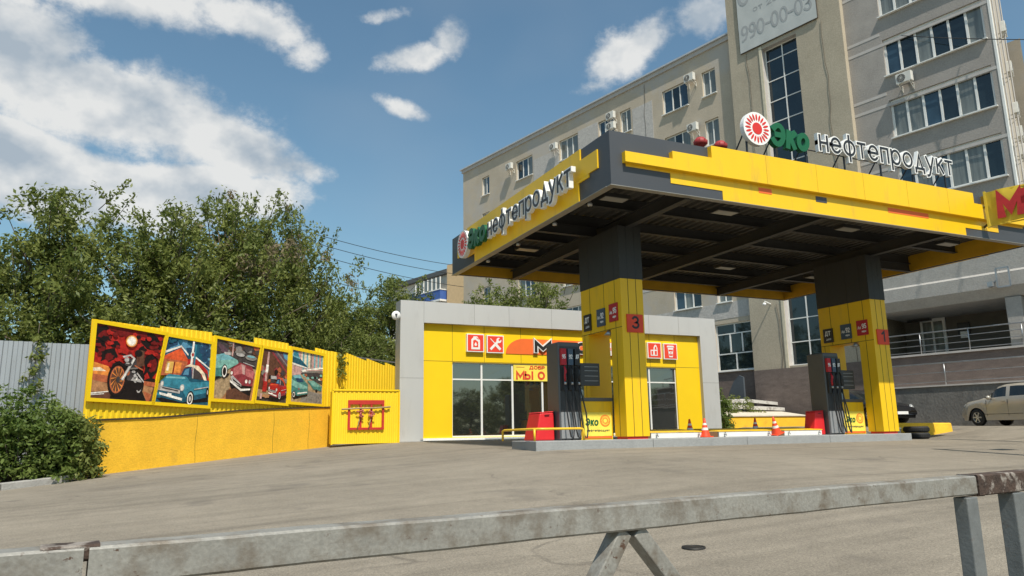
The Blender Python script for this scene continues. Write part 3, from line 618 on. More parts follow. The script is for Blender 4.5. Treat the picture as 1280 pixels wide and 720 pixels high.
#--PART2--
# ================================================================== CANOPY
CX0, CX1, CY0, CY1, CZ0, CZ1 = 7.64, 21.08, 11.8, 20.9, 4.8, 5.93
YD = mat('yellow_cladding', (0, 0, 0))
def build_canopy():
    t = empty('station_canopy', (14.36, 16.3, ISL_Z), 0, 'wide yellow and dark grey flat canopy on two yellow columns over the fuel pumps', 'canopy')
    O = Vector((14.36, 16.3, ISL_Z))
    def put(mb, name, **k):
        mb.v = [tuple(Vector(v) - O) for v in mb.v]; return mb.build(name, t, **k)
    # front fascia
    def fascia_x(y, sgn):
        f = MB(); q = lambda x0, x1, z0, z1, d, m: f.box(x0, x1, y, y - sgn * d, z0, z1, m) if sgn > 0 else f.box(x0, x1, y, y + d, z0, z1, m)
        f.box(CX0, CX1, y + (.0 if sgn > 0 else -.08), y + (.08 if sgn > 0 else 0), CZ0, CZ1, GREY_CLAD)
        mx = lambda x: CX0 + CX1 - x
        U = [(7.92, 5.28, 5.49), (9.08, 5.28, 5.66), (10.1, 5.28, CZ1 - .01)]
        xs = [7.92, 9.08, 10.1, mx(10.1), mx(9.08), mx(7.92)]; tops = [5.49, 5.66, CZ1 + .004, 5.66, 5.49]
        for i in range(5): q(xs[i], xs[i + 1], 5.27, tops[i], .12, YEL)
        q(9.08, 10.42, 5.0, 5.215, .012, YEL); q(10.42, mx(10.42), CZ0 - .006, 5.215, .012, YEL); q(mx(10.42), mx(9.08), 5.0, 5.215, .012, YEL)
        q(8.0, mx(8.0), 5.215, 5.27, .004, YEL)
        if sgn > 0:
            q(11.43, 11.8, 5.085, 5.205, .018, REDO); q(13.12, 13.46, 5.08, 5.212, .018, GREY_CLAD); q(15.48, 16.92, 5.09, 5.212, .018, REDO)
            for x in (11.6, 13.1, 14.6, 16.1, 17.6, 19.1): q(x, x + .007, 5.275, CZ1, .1225, SEAM3)
        return f
    put(fascia_x(CY0, 1), 'fascia')
    put(fascia_x(CY1, -1), 'fascia')
    def fascia_y(x, sgn):
        f = MB(); f.box(x, x + sgn * .08, CY0 + .081, CY1 - .081, CZ0, CZ1, GREY_CLAD)
        q = lambda y0, y1, z0, z1, d: f.box(x, x - sgn * d, y0, y1, z0, z1, YEL)
        q(12.24, 12.93, 5.28, 5.68, .03); q(12.93, 19.57, 5.28, CZ1 + .004, .03); q(19.57, 19.9, 5.24, 5.78, .03); q(19.9, 20.37, 5.2, 5.6, .03)
        q(12.6, 13.03, 5.2, 5.28, .028); q(13.03, 19.0, CZ0 - .006, 5.28, .028); q(19.0, 19.57, 5.05, 5.28, .028)
        return f
    put(fascia_y(CX0, 1), 'fascia'); put(fascia_y(CX1, -1), 'fascia')
    # inside lining of the fascia (yellow sheet seen from below), bottom flashing
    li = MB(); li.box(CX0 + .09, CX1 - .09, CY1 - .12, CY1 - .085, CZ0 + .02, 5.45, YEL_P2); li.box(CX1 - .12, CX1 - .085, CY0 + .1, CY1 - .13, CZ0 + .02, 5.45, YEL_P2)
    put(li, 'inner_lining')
    fl = MB(); fm = mat('grey_flashing', (.30, .29, .26), .5, metal=.4)
    fl.box(CX0 - .02, CX1 + .02, CY0 - .015, CY0 + .14, CZ0 - .02, CZ0 - .007, fm); fl.box(CX0 - .035, CX0 + .14, CY0 + .15, CY1, CZ0 - .02, CZ0 - .007, fm)
    put(fl, 'bottom_flashing')
    # profiled roof deck, ribs run front to back
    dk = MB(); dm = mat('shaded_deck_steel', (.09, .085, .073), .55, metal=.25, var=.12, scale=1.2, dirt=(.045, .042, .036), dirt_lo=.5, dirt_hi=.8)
    x = CX0 + .1; pts = []
    while x < CX1 - .1:
        pts += [(x, 5.30), (x + .10, 5.30), (x + .13, 5.36), (x + .21, 5.36)]; x += .24
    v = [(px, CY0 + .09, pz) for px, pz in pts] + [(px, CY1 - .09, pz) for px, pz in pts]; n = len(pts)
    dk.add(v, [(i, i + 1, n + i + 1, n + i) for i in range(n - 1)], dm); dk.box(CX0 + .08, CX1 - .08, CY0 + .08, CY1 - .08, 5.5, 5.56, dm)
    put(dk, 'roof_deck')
    bm_ = mat('dark_beam_paint', (.03, .03, .029), .6, var=.15, scale=3)
    def ibeam(a, b, h=.24, w=.14):
        a, b = Vector(a), Vector(b); m = MB(); u = Vector((0, 0, 1))
        m.bar(a + u * h / 2, b + u * h / 2, w, .016, bm_); m.bar(a - u * h / 2, b - u * h / 2, w, .016, bm_); m.bar(a, b, .012, h - .017, bm_); return m
    for y in (12.3, 13.9, 15.45, 17.1, 18.8, 20.4): put(ibeam((CX0 + .13, y, 5.17), (CX1 - .13, y, 5.17)), 'purlin')
    for x in (9.62, 13.5, 17.75): put(ibeam((x, CY0 + .13, 4.90), (x, CY1 - .13, 4.90), .28, .18), 'main_beam')
    for (x0, x1) in ((CX0 + .13, 9.5), (17.9, CX1 - .13)): put(ibeam((x0, 15.45, 4.92), (x1, 15.45, 4.92)), 'main_beam')
    lm = mat('ceiling_lamp_diffuser', (.30, .295, .27), .4)
    for (x, y) in ((8.6, 13.2), (8.8, 18.0), (11.6, 13.1), (12.0, 17.9), (13.0, 19.6), (15.6, 13.1), (15.7, 17.9), (19.6, 13.2), (19.6, 18.0)):
        l = MB(); l.box(x - .32, x + .32, y - .16, y + .16, 5.02, 5.1, bm_); l.box(x - .29, x + .29, y - .13, y + .13, 5.008, 5.019, lm); put(l, 'ceiling_lamp')
    cp = MB()
    for y in (13.0, 14.6, 16.6, 18.6): cp.lathe([(0, 0), (.05, .0), (.06, .05), (.03, .09)], (CX0 + .22, y, 4.72), STEEL, n=10)
    put(cp, 'spotlight')
    # columns
    for (x0, x1, num, lab) in ((9.32, 9.93, '3', 'yellow column with a red plate reading 3'), (17.47, 18.06, '1', 'yellow column with a red plate reading 1')):
        y0, y1 = 14.2, 16.03; c = MB(); zb = ISL_Z + .06
        c.box(x0, x1, y0, y0 + .49, zb, 2.37, YEL); c.box(x0, x1, 15.72, y1, zb, 2.37, YEL); c.box(x0, x1, y0, y1, 2.37, 3.5, YEL)
        c.box(x0 - .01, x1 + .01, y0 - .01, y1 + .01, 3.503, 4.77, DARK_CLAD); c.box(x0 + .03, x1 - .03, y0 + .03, y0 + .45, ISL_Z, zb, RED)
        # panel joints and folded seams
        for xx in (x0 + .2, x0 + .42): c.box(xx - .008, xx + .008, y0 - .0115, y0 - .009, 3.5, 4.75, BLACK); c.box(xx - .008, xx + .008, y0 - .003, y0, zb, 3.5, SEAM)
        for yy in (y0 + .26, y0 + .74, y0 + 1.4): c.box(x0 - .003, x0, yy - .008, yy + .008, 2.37 if 14.69 < yy < 15.72 else zb, 3.5, SEAM); c.box(x0 - .0115, x0 - .009, yy - .006, yy + .006, 3.5, 4.75, BLACK)
        c.box(x0 - .003, x0, y0, y1, 2.36, 2.375, SEAM)
        for yy in (15.9,): c.box(x0 - .003, x0, yy - .006, yy + .006, zb, 2.37, SEAM)
        co = put(c, 'column'); co['label'] = lab
        def side_plate(yc, zc, w, h, m, lines):
            p = MB(); p.box(x0 - .03, x0 - .001, yc - w / 2, yc + w / 2, zc - h / 2, zc + h / 2, m)
            U, V, Nn = (0, -1, 0), (0, 0, 1), (-1, 0, 0)
            for (txt, u, v_, tw, th) in lines: add_text(p, txt, (x0 - .029, yc + w / 2 - u * w, zc - h / 2 + v_ * h), U, V, Nn, tw * w, th * h, WHITE, .006, .01)
            p.v = [tuple(Vector(v) - O) for v in p.v]; o = p.build('fuel_plate', co)
        side_plate(15.72, 2.66, .34, .41, BLACK, [('ДТ', .2, .45, .6, .38), ('диз', .3, .15, .5, .15)])
        side_plate(15.08, 2.70, .36, .42, mat('slate_blue_plate', (.05, .085, .13), .5), [('Аи', .1, .42, .3, .2), ('92', .5, .42, .4, .34), ('евро', .45, .15, .4, .14)])
        side_plate(14.52, 2.74, .36, .42, mat('crimson_plate', (.45, .012, .025), .5), [('Аи', .1, .42, .3, .2), ('95', .5, .42, .4, .34), ('евро', .45, .15, .4, .14)])
        p = MB(); p.box(x0 + .12, x0 + .56, y0 - .03, y0 - .004, 2.24, 2.66, RED2); add_text(p, num, (x0 + (.25 if num == '3' else .28), y0 - .029, 2.32), (1, 0, 0), (0, 0, 1), (0, -1, 0), .2 if num == '3' else .13, .30, BLACK, .006, sw=.05)
        p.v = [tuple(Vector(v) - O) for v in p.v]; p.build('number_plate', co)
        l = MB(); l.lathe([(0, 0), (.13, 0), (.05, .08), (.03, .12)], (x0 + .05, 14.85, 2.25), STEEL, n=12); l.v = [tuple(Vector(v) - O) for v in l.v]; l.build('lamp', co)
    return t
SEAM3 = mat('fine_panel_joint', (.42, .25, .01), .6)
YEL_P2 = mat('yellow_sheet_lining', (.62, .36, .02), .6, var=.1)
SEAM = mat('dark_seam', (.16, .11, .01), .7)
RED2 = mat('red_number_plate', (.72, .06, .02), .5)
build_canopy()

HALO = mat('white_letter_box', (.82, .82, .80), .45, var=.02)
def station_sign(name, O, U, V, Nn, r, segs, label, legs=None):
    """O = logo centre; segs in metres from the logo centre along U"""
    t = empty(name, O, 0, label, 'sign'); O0 = Vector(O); U, V, Nn = Vector(U), Vector(V), Vector(Nn)
    a = MB(); sun_logo(a, (0, 0, 0), U, V, Nn, r, .12, HALO, RED); a.build('logo_disc', t)
    e = MB(); (u0, v0, w, h) = segs[0]
    add_text(e, 'Эко', U * u0 + V * v0, U, V, Nn, w, h, GREEN, .12, shear=.14, sw=.135); eo = e.build('green_lettering', t)
    (u0, v0, w, h) = segs[1]; n = MB()
    q = .033; add_text(n, 'нефтепродукт', U * u0 + V * v0, U, V, Nn, w, h, HALO, .10, sw=.118)
    add_text(n, 'нефтепродукт', U * (u0 + q) + V * (v0 + q) + Nn * .106, U, V, Nn, w - 2 * q, h - 2 * q, BLACK, .006, sw=.056)
    n.build('black_lettering', t)
    if legs:
        l = MB()
        for u in legs:
            l.bar(U * u - V * .05, U * u - V * (O0.z - 5.9), .035, .035, BLACK); l.bar(U * u + V * .0 - Nn * .01, U * (u - .0) - Nn * .9 - V * (O0.z - 5.9), .025, .025, BLACK)
        l.tube([U * (legs[0]) - V * .22 - Nn * .02, U * legs[-1] - V * .22 - Nn * .02], .016, BLACK); l.build('support_frame', t)
    return t
station_sign('rooftop_sign', (12.12, 12.5, 6.93), (1, 0, 0), (0, 0, 1), (0, -1, 0), .41, [(.42, -.36, 1.22, .62), (1.95, -.42, 5.0, .78)],
             'free standing white, green and black letter sign on top of the canopy front edge', [-.25, .6, 1.6, 2.9, 4.2, 5.4, 6.7])
station_sign('fascia_sign', (7.48, 19.3, 5.36), (0, -1, 0), (0, 0, 1), (-1, 0, 0), .40, [(.40, -.28, 1.3, .58), (1.8, -.42, 4.6, .70)],
             'letter sign mounted on the narrow left side of the canopy')
def roof_vent(x, y, lb):
    t = empty('roof_vent', (x, y, 5.86), 0, lb, 'vent', 'red vents on the canopy roof')
    RV = mat('dull_red_cap', (.33, .03, .03), .6, var=.2)
    m = MB(); m.lathe([(.09, -.05), (.09, .48), (.12, .48), (.12, .52), (.07, .52)], (0, 0, 0), RV, n=16); m.build('pipe', t)
    h = MB(); h.lathe([(.0, .68), (.12, .67), (.19, .60), (.20, .53), (.15, .50), (.0, .50)], (0, 0, 0), RV, n=16)
    for k in range(8): h.bar((.0, 0, .6), (.2 * math.cos(k * PI / 4), .2 * math.sin(k * PI / 4), .58), .03, .05, RV)
    h.build('cap', t); t.scale = (.8, .8, 1.0)
roof_vent(10.6, 12.6, 'left one of two small red mushroom vents on the canopy roof'); roof_vent(11.17, 12.6, 'right one of two small red mushroom vents on the canopy roof, beside the sign strut')

# МЫ banner stretched from the right corner of the canopy to the lamp pole
def open_banner():
    A = Vector((18.95, 11.6, 5.06)); d = Vector((.30, -.954, 0)); ang = math.atan2(d.y, d.x)
    t = empty('street_banner', A, ang, 'yellow banner with dark red letters at the right corner of the canopy', 'banner')
    w, h = 6.0, .88; cl = mat('yellow_banner_cloth', (.62, .45, .03), .6, var=.1, scale=3)
    b = MB(); nx, nz = 40, 6
    v = [(w * i / nx, .03 * math.sin(i * .8 + j * .5) + .02 * math.sin(i * 2.1), h * j / nz + (.03 * math.sin(i * .35))) for j in range(nz + 1) for i in range(nx + 1)]
    b.add(v, [(j * (nx + 1) + i, j * (nx + 1) + i + 1, (j + 1) * (nx + 1) + i + 1, (j + 1) * (nx + 1) + i) for j in range(nz) for i in range(nx)], cl, True); b.build('cloth', t)
    l = MB(); dr = mat('dark_red_print', (.40, .015, .02), .6, var=.15, scale=5); add_text(l, 'МЫ ОТКРЫЛИСЬ', (.24, -.06, .13), (1, 0, 0), (0, 0, 1), (0, -1, 0), 5.6, .66, dr, .008, sw=.19); l.build('lettering', t)
    f = MB(); f.bar((.0, .02, h), (w, .02, h), .03, .03, cl); f.bar((0, .02, 0), (w, .02, 0), .03, .03, cl); f.bar((0, .02, -.05), (0, .02, h + .05), .05, .05, cl)
    f.bar((-.02, .02, .05), (-.25, .3, .0), .04, .04, BLACK); f.bar((-.02, .02, h * .6), (-.15, .3, h * .6), .04, .04, BLACK); f.build('frame', t)
open_banner()
def lamp_pole():
    t = empty('lamp_pole', (14.9, 6.2, g(14.9, 6.2)), 0, 'tall grey lamp pole just outside the right side of the view', 'lamp pole')
    m = MB(); m.tube([(0, 0, -.2), (0, 0, 1.5), (0, 0, 7.6)], [.16, .14, .12], STEEL, 10); m.build('pole', t)
    h = MB(); h.tube([(0, 0, 7.5), (.4, -.3, 7.9), (1.0, -.8, 8.0)], .035, STEEL); h.box(.9, 1.5, -1.1, -.8, 7.95, 8.08, STEEL); h.build('lamp_head', t)
lamp_pole()

# ================================================================== SHOP
def build_store():
    Y0 = 25.0; zb = -.30; t = empty('filling_station_shop', (14.15, Y0, zb), 0, 'low yellow filling station shop framed in silver panels', 'shop')
    O = Vector((14.15, Y0, zb))
    def put(mb, name, par=None, **k):
        mb.v = [tuple(Vector(v) - O) for v in mb.v]; return mb.build(name, par or t, **k)
    f = MB()
    f.box(7.2, 8.06, Y0, Y0 + .6, zb, 4.70, SILV); f.box(20.28, 21.12, Y0, Y0 + .6, zb, 4.70, SILV); f.box(8.062, 20.278, Y0, Y0 + .6, 3.93, 4.698, SILV)
    f.box(8.9, 9.0, Y0 + .6, Y0 + 6, zb, 3.9, SILV); f.box(21.0, 21.1, Y0 + .6, Y0 + 6, zb, 3.9, SILV); f.box(9.0, 21.0, Y0 + 5.9, Y0 + 6, zb, 3.9, SILV)
    for x in (8.06, 10.0, 11.4, 13.2, 14.7, 16.2, 17.7, 19.2): f.box(x - .006, x + .006, Y0 - .003, Y0, 3.93, 4.7, SEAM2)
    for z in (1.96,): f.box(7.2, 8.06, Y0 - .003, Y0, z - .006, z + .006, SEAM2); f.box(20.28, 21.12, Y0 - .003, Y0, z - .006, z + .006, SEAM2)
    put(f, 'portal_frame')
    rf = MB(); rf.box(9.0, 21.0, Y0 + .6, Y0 + 5.9, 3.8, 3.9, GREY_CLAD); put(rf, 'roof')
    Y1 = Y0 + .18
    w = MB(); holes_wall(w, 8.06, 20.28, zb, 3.93, Y1, [(9.2, 19.07, -.10, 2.57)], YEL_B, .12)
    for x in (9.2, 10.45, 11.95, 13.3, 14.7, 16.2, 17.8, 19.07): w.box(x - .007, x + .007, Y1 - .003, Y1, 2.58, 3.93, SEAM)
    w.box(8.06, 20.28, Y1 - .003, Y1 - .0005, 2.585, 2.60, SEAM)
    put(w, 'wall')
    s = MB(); s.box(7.1, 21.2, Y0 - .45, Y0 + .18, zb - .4, -.21, CONC); s.box(8.06, 20.28, Y1 - .06, Y1 - .003, -.2, -.12, WHITE); put(s, 'step')
    xs = [9.2, 10.36, 11.6, 12.85, 14.05, 15.3, 16.5, 17.76, 19.07]
    for i, (a, b) in enumerate(zip(xs, xs[1:])):
        fr = MB(); q = .035; Yf = Y1 + .06
        fr.box(a, a + q, Yf, Yf + .06, -.10, 2.57, WPVC); fr.box(b - q, b, Yf, Yf + .06, -.10, 2.57, WPVC); fr.box(a + q, b - q, Yf, Yf + .06, 2.53, 2.57, WPVC)
        fr.box(a + q, b - q, Yf, Yf + .06, -.10, -.05, WPVC); fr.box(a + q, b - q, Yf - .001, Yf + .06, 1.93, 1.98, WPVC); fo = put(fr, 'window')
        for (z0, z1) in ((-.07, 1.95), (1.96, 2.55)):
            p = MB(); t1, t2 = rng.uniform(-.006, .006), rng.uniform(-.004, .004)
            p.add([(a + .01, Yf + .03 + t1, z0), (b - .01, Yf + .03 + t2, z0), (b - .01, Yf + .03 + t2 + .004, z1), (a + .01, Yf + .03 + t1, z1)], [(0, 1, 2, 3)], SGLASS); put(p, 'pane', fo)
    # film sign in the third window
    bn = MB(); bn.box(11.64, 14.0, Y1 + .03, Y1 + .045, 1.93, 2.54, mat('lemon_film', (.92, .74, .10), .5)); U, V, Nn = (1, 0, 0), (0, 0, 1), (0, -1, 0); rl = mat('red_film_letters', (.70, .07, .03), .5)
    add_text(bn, 'МЫ О', (11.74, Y1 + .029, 1.98), U, V, Nn, 1.22, .32, rl, .006, sw=.075); add_text(bn, 'ДОБР', (12.3, Y1 + .029, 2.35), U, V, Nn, .66, .16, rl, .006, sw=.035)
    bn.box(11.76, 12.1, Y1 + .024, Y1 + .029, 2.44, 2.455, rl); put(bn, 'window_film')
    # orange band with the shop name
    ob = MB(); pts = [(11.32, 2.93), (16.7, 2.93), (16.7, 3.52), (12.1, 3.52)] + [(12.1 - .78 * math.sin(a), 2.93 + .59 * math.cos(a)) for a in np.linspace(.1, PI / 2 - .08, 9)]
    ob.prism(pts, (0, Y1, 0), U, V, Nn, .02, REDO); put(ob, 'orange_band')
    for txt, x, wd in (('М', 12.45, .78), ('О', 14.28, .50), ('Н', 15.62, .42)):
        nm = MB(); add_text(nm, txt, (x, Y1 - .021, 2.98), U, V, Nn, wd, .50, WHITE, .085, sw=.19); add_text(nm, txt, (x + .03, Y1 - .1075, 3.01), U, V, Nn, wd - .06, .44, BLACK if txt != 'Н' else mat('pink_white_letter', (.8, .35, .28), .5), .008, sw=.115)
        if txt == 'О': nm.prism(circle(14.53, 3.23, .085), (0, Y1 - .108, 0), U, V, Nn, .01, REDO)
        put(nm, 'letter')
    # icon boxes
    def icon(x, zc, draw, name):
        b = MB(); b.box(x, x + .68, Y1 - .12, Y1, zc - .33, zc + .33, HALO); b.box(x + .035, x + .645, Y1 - .126, Y1 - .1205, zc - .295, zc + .295, RED3)
        bo = put(b, 'icon_box', bevel=.02); bo['label'] = name
        k = MB(); dr = lambda pts, m=WHITE, d=.006: k.prism(pts, (x + .34, Y1 - .1262, zc), U, V, Nn, d, m); draw(dr, k); put(k, 'pictogram', bo)
    def canister(dr, k):
        dr([(-.17, -.24), (.17, -.24), (.17, .1), (.06, .24), (-.08, .24), (-.10, .19), (-.17, .12)]); dr([(-.1, -.16), (.1, -.16), (.1, .04), (-.02, .12), (-.1, .08)], RED3, .009); dr([(0, .03), (.055, -.06), (.03, -.11), (-.03, -.11), (-.055, -.06)], WHITE, .012); dr([(.03, .18), (.13, .12), (.14, .14), (.05, .2)], RED3, .009)
    def tools(dr, k):
        def b(x0, y0, x1, y1, w): 
            L_ = math.hypot(x1 - x0, y1 - y0); nx, ny = -(y1 - y0) / L_ * w / 2, (x1 - x0) / L_ * w / 2
            return [(x0 + nx, y0 + ny), (x0 - nx, y0 - ny), (x1 - nx, y1 - ny), (x1 + nx, y1 + ny)]
        dr(b(-.2, -.2, .1, .1, .09)); dr(circle(.14, .14, .1), WHITE, .007); dr(b(.14, .14, .25, .25, .07), RED3, .010); dr(b(.2, -.2, .03, -.03, .1), WHITE, .008); dr(b(.05, -.05, -.2, .2, .03), WHITE, .009)
    def shopping(dr, k):
        dr([(-.2, -.22), (-.2, .02), (-.05, .02), (-.05, .1), (0, .2), (.05, .24), (.1, .2), (.14, .1), (.14, -.22)]); dr([(-.16, -.18), (-.16, -.02), (-.08, -.02), (-.08, -.18)], RED3, .009); dr([(-.0, -.18), (-.0, -.02), (.1, -.02), (.1, -.18)], RED3, .009); dr([(.0, .03), (.02, .15), (.08, .15), (.1, .03)], RED3, .009)
    def cup(dr, k):
        dr([(-.19, .17), (-.15, .24), (.15, .24), (.19, .17)]); dr([(-.14, .15), (-.09, -.24), (.09, -.24), (.14, .15)]); dr([(-.11, .07), (-.1, .0), (.1, .0), (.11, .07)], RED3, .009); dr(circle(0, -.06, .06, 16), WHITE, .012); dr([(-.09, -.1), (-.08, -.18), (.08, -.18), (.09, -.1)], RED3, .009); dr(circle(0, -.06, .03, 12), RED3, .015)
    icon(9.72, 3.28, canister, 'red icon box with a white oil canister'); icon(10.51, 3.26, tools, 'red icon box with crossed white tools'); icon(17.62, 3.25, shopping, 'red icon box with white groceries'); icon(18.42, 3.23, cup, 'red icon box with a white paper cup')
    rs = MB(); rs.bar((7.2, Y0 + .1, 4.12), (7.0, Y0 - .02, 4.12), .03, .03, STEEL); rs.lathe([(0, 0), (.16, 0), (.16, .04), (0, .04)], (7.02, Y0 - .05, 4.12), WHITE, axis=(0, -1, 0)); ro = put(rs, 'round_sign')
    dt = MB(); dt.prism([(-.05, .07), (.05, .07), (.03, -.02), (0, -.09), (-.03, -.02)], (7.02, Y0 - .0901, 4.12), U, V, Nn, .005, GREY_CLAD); put(dt, 'symbol', ro)
SEAM2 = mat('grey_seam', (.25, .25, .24), .7); RED3 = mat('signal_red_panel', (.80, .06, .03), .45, var=.03)
build_store()

# ================================================================== FUEL DISPENSERS
PUMPG = mat('dark_grey_pump_steel', (.10, .105, .11), .42, metal=.2, var=.06); PUMPL = mat('sunlit_pump_and_line_grey', (.34, .35, .36), .4, metal=.3, var=.1)
BLUEP = mat('slate_blue_plate', (0, 0, 0))
def make_pump():
    t = empty('fuel_dispenser', (7.9, 14.7, ISL_Z), 0, 'dark grey fuel dispenser with three black hoses left of the column marked 3', 'fuel pump', 'fuel dispensers on the pump island')
    h = 2.19; c = MB(); c.box(0, .56, 0, .58, 0, h, PUMPG); c.build('cabinet', t, bevel=.035, seg=3)
    fp = MB(); fp.box(.035, .53, -.012, -.001, .04, .62, PUMPL); fp.box(.035, .53, -.014, -.001, .63, h - .1, mat('charcoal_face', (.045, .047, .05), .4)); fp.build('front_panel', t)  # front is dark grey; its sunlit lower part is painted as a paler panel
    cr = mat('crimson_plate', (0, 0, 0))
    for i, (x, m, txt) in enumerate(((.10, cr, '95'), (.275, BLUEP, '92'), (.45, BLACK, 'ДТ'))):
        n = MB(); n.box(x - .065, x + .065, -.09, -.015, 1.66, 2.03, m); n.box(x - .055, x + .055, -.055, -.014, 1.10, 1.64, BLACK); add_text(n, txt, (x - .045, -.0905, 1.80), (1, 0, 0), (0, 0, 1), (0, -1, 0), .09, .10, WHITE, .004, .01); n.build('nozzle_holder', t, bevel=.008)
        z = MB(); z.tube([(x, -.13, 1.26), (x, -.12, 1.40), (x, -.15, 1.52), (x, -.10, 1.63)], [.02, .028, .03, .018], m if m != BLUEP else BLACK, 8); z.tube([(x, -.14, 1.25), (x, -.19, 1.34), (x, -.18, 1.46)], .01, BLACK, 6); z.tube([(x, -.13, 1.22), (x, -.13, 1.28)], .03, STEEL, 8); no = z.build('nozzle', t)
        hs = MB(); k = i * .03
        hs.tube([(x, -.13, 1.24), (x + .005, -.14, 1.0), (x + .01, -.15, .6), (x + .03, -.20, .25 - k), (x + .06, -.21, .07), (x + .13, -.18, .05), (x + .19, -.13, .22), (x + .17, -.10, .6), (x + .07, -.07, 1.1), (x + .05, -.03, 1.35)], .017, BLACK, 8); hs.build('hose', t)
    d = MB(); d.box(.555, 1.06, -.02, .12, 1.21, 1.72, mat('charcoal_face', (0, 0, 0))); 
    for z in (1.32, 1.43, 1.55, 1.64): d.box(.66, 1.02, -.024, -.0205, z - .008, z + .004, PUMPL)
    d.build('display', t, bevel=.01)
    s = MB(); s.box(.56, .60, -.004, .05, .93, 1.12, mat('pale_blue_sticker', (.45, .6, .7), .5)); s.build('sticker', t)
    return t
pump0 = make_pump()
copy_tree(pump0, (16.05, 14.7, ISL_Z), 0, 'dark grey fuel dispenser with three black hoses left of the column marked 1')
def make_cabinet():
    t = empty('equipment_cabinet', (8.47, 14.76, ISL_Z), 0, 'waist-high yellow cabinet with an advertising panel beside the column marked 3', 'cabinet', 'advertising cabinets between pumps and columns')
    b = MB(); b.box(0, .83, 0, .9, 0, .86, YEL); b.box(-.01, .845, -.02, .9, .865, .94, PUMPG); b.build('body', t)
    a = MB(); lem = mat('lemon_film', (0, 0, 0)); a.box(.03, .80, -.012, -.001, .03, .61, lem); a.box(.03, .80, -.0135, -.001, .03, .08, REDO); ao = a.build('advert_panel', t)
    l = MB(); U, V, Nn = (1, 0, 0), (0, 0, 1), (0, -1, 0); add_text(l, 'Эко', (.11, -.012, .31), U, V, Nn, .34, .17, GREEN, .006, .02, .12); add_text(l, 'нефтепродукт', (.14, -.012, .17), U, V, Nn, .6, .06, GREY_CLAD, .005)
    sun_logo(l, (.63, -.011, .42), U, V, Nn, .135, .003, REDO, lem); l.build('advert_lettering', ao)
    return t
cab0 = make_cabinet()
copy_tree(cab0, (16.62, 14.76, ISL_Z), 0, 'waist-high yellow cabinet with an advertising panel beside the column marked 1')
def red_bin(x, y, lb, first=None):
    if first: return copy_tree(first, (x, y, ISL_Z), 0, lb)
    t = empty('sand_box', (x, y, ISL_Z), 0, lb, 'sand box', 'red fire sand boxes on the pump island')
    m = MB(); rd = mat('fire_red_paint', (.66, .02, .025), .45, var=.08, dirt=(.3, .02, .02), dirt_lo=.62, dirt_hi=.85)
    m.hexa([(0, 0, 0), (.48, 0, 0), (.48, .62, 0), (0, .62, 0)], [(.13, .02, .60), (.48, .02, .62), (.48, .6, .62), (.13, .6, .60)], rd); m.build('box', t, bevel=.03, seg=3)
    l = MB(); l.hexa([(.125, .015, .603), (.483, .015, .623), (.483, .603, .623), (.125, .603, .603)], [(.14, .02, .625), (.48, .02, .645), (.48, .6, .645), (.14, .6, .625)], rd); lo = l.build('lid', t, bevel=.01)
    h = MB(); h.bar((.24, .0, .56), (.36, .0, .565), .02, .012, BLACK); h.build('handle', lo); return t
rb = red_bin(7.38, 14.88, 'red fire sand box left of the pump nearest the shop windows'); rb2 = red_bin(15.60, 14.82, 'red fire sand box left of the pump by the column marked 1', rb); rb2.scale = (.85, .6, 1)
def guard():
    t = empty('guard_rail', (7.03, 14.12, ISL_Z), 0, 'low yellow tube guard rail around the left end of the pump island', 'guard rail')
    ym = mat('yellow_gloss_tube', (.80, .50, .03), .4, var=.12, dirt=(.35, .25, .1), dirt_lo=.62, dirt_hi=.8)
    m = MB(); m.tube([(-.0, 1.75, 0), (-.0, 1.75, .22), (-.0, 1.65, .24), (.0, .2, .25), (.08, .02, .25), (.2, 0, .25), (1.04, 0, .25), (1.11, 0, .24), (1.13, 0, .18), (1.13, 0, 0)], .026, ym, 10); m.build('hoop', t)
    p = MB(); p.tube([(.0, .1, 0), (.0, .1, .25)], .024, ym); p.build('post', t)
guard()
LID = mat('yellow_lid_paint', (.88, .54, .02), .5, var=.08, dirt=(.5, .35, .08), dirt_lo=.6, dirt_hi=.85)
def make_hatch(x0, w, lb, src=None):
    if src: return copy_tree(src, (x0, 14.68, ISL_Z), 0, lb, scale=(w / 1.5, 1, 1))
    t = empty('low_hatch', (x0, 14.68, ISL_Z), 0, lb, 'hatch', 'low hatch boxes between the pumps')
    br = mat('brown_side_board', (.16, .075, .03), .8, var=.2)
    b = MB(); b.box(0, 1.5, 0, .9, 0, .125, WPVC); b.build('box', t, bevel=.006)
    l = MB(); l.hexa([(-.03, -.012, .13), (1.53, -.012, .13), (1.53, .95, .14), (-.03, .95, .14)], [(-.02, -.012, .15), (1.52, -.012, .15), (1.52, .95, .21), (-.02, .95, .21)], LID); lo = l.build('lid', t)
    s = MB(); s.hexa([(-.34, .0, 0), (-.03, .0, 0), (-.03, .85, 0), (-.34, .85, 0)], [(-.30, .02, .09), (-.03, 0.02, .115), (-.03, .85, .125), (-.30, .85, .1)], br); s.build('side_board', t)
    for x in (.14, 1.36):
        k = MB(); k.bar((x, -.03, .12), (x + .02, -.06, .03), .03, .015, STEEL); k.lathe([(0, 0), (.018, 0), (.018, .02), (0, .02)], (x, -.03, .07), STEEL, axis=(0, -1, 0), n=8); k.build('latch', lo)
    return t
ht = make_hatch(10.3, 1.5, 'low white hatch box with a yellow lid right beside the column marked 3')
make_hatch(12.3, 1.72, 'low white hatch box with a yellow lid in the middle, behind the leaning traffic cone', ht)
make_hatch(14.42, 1.3, 'rightmost low white hatch box with a yellow lid, next to the right fuel pump', ht)
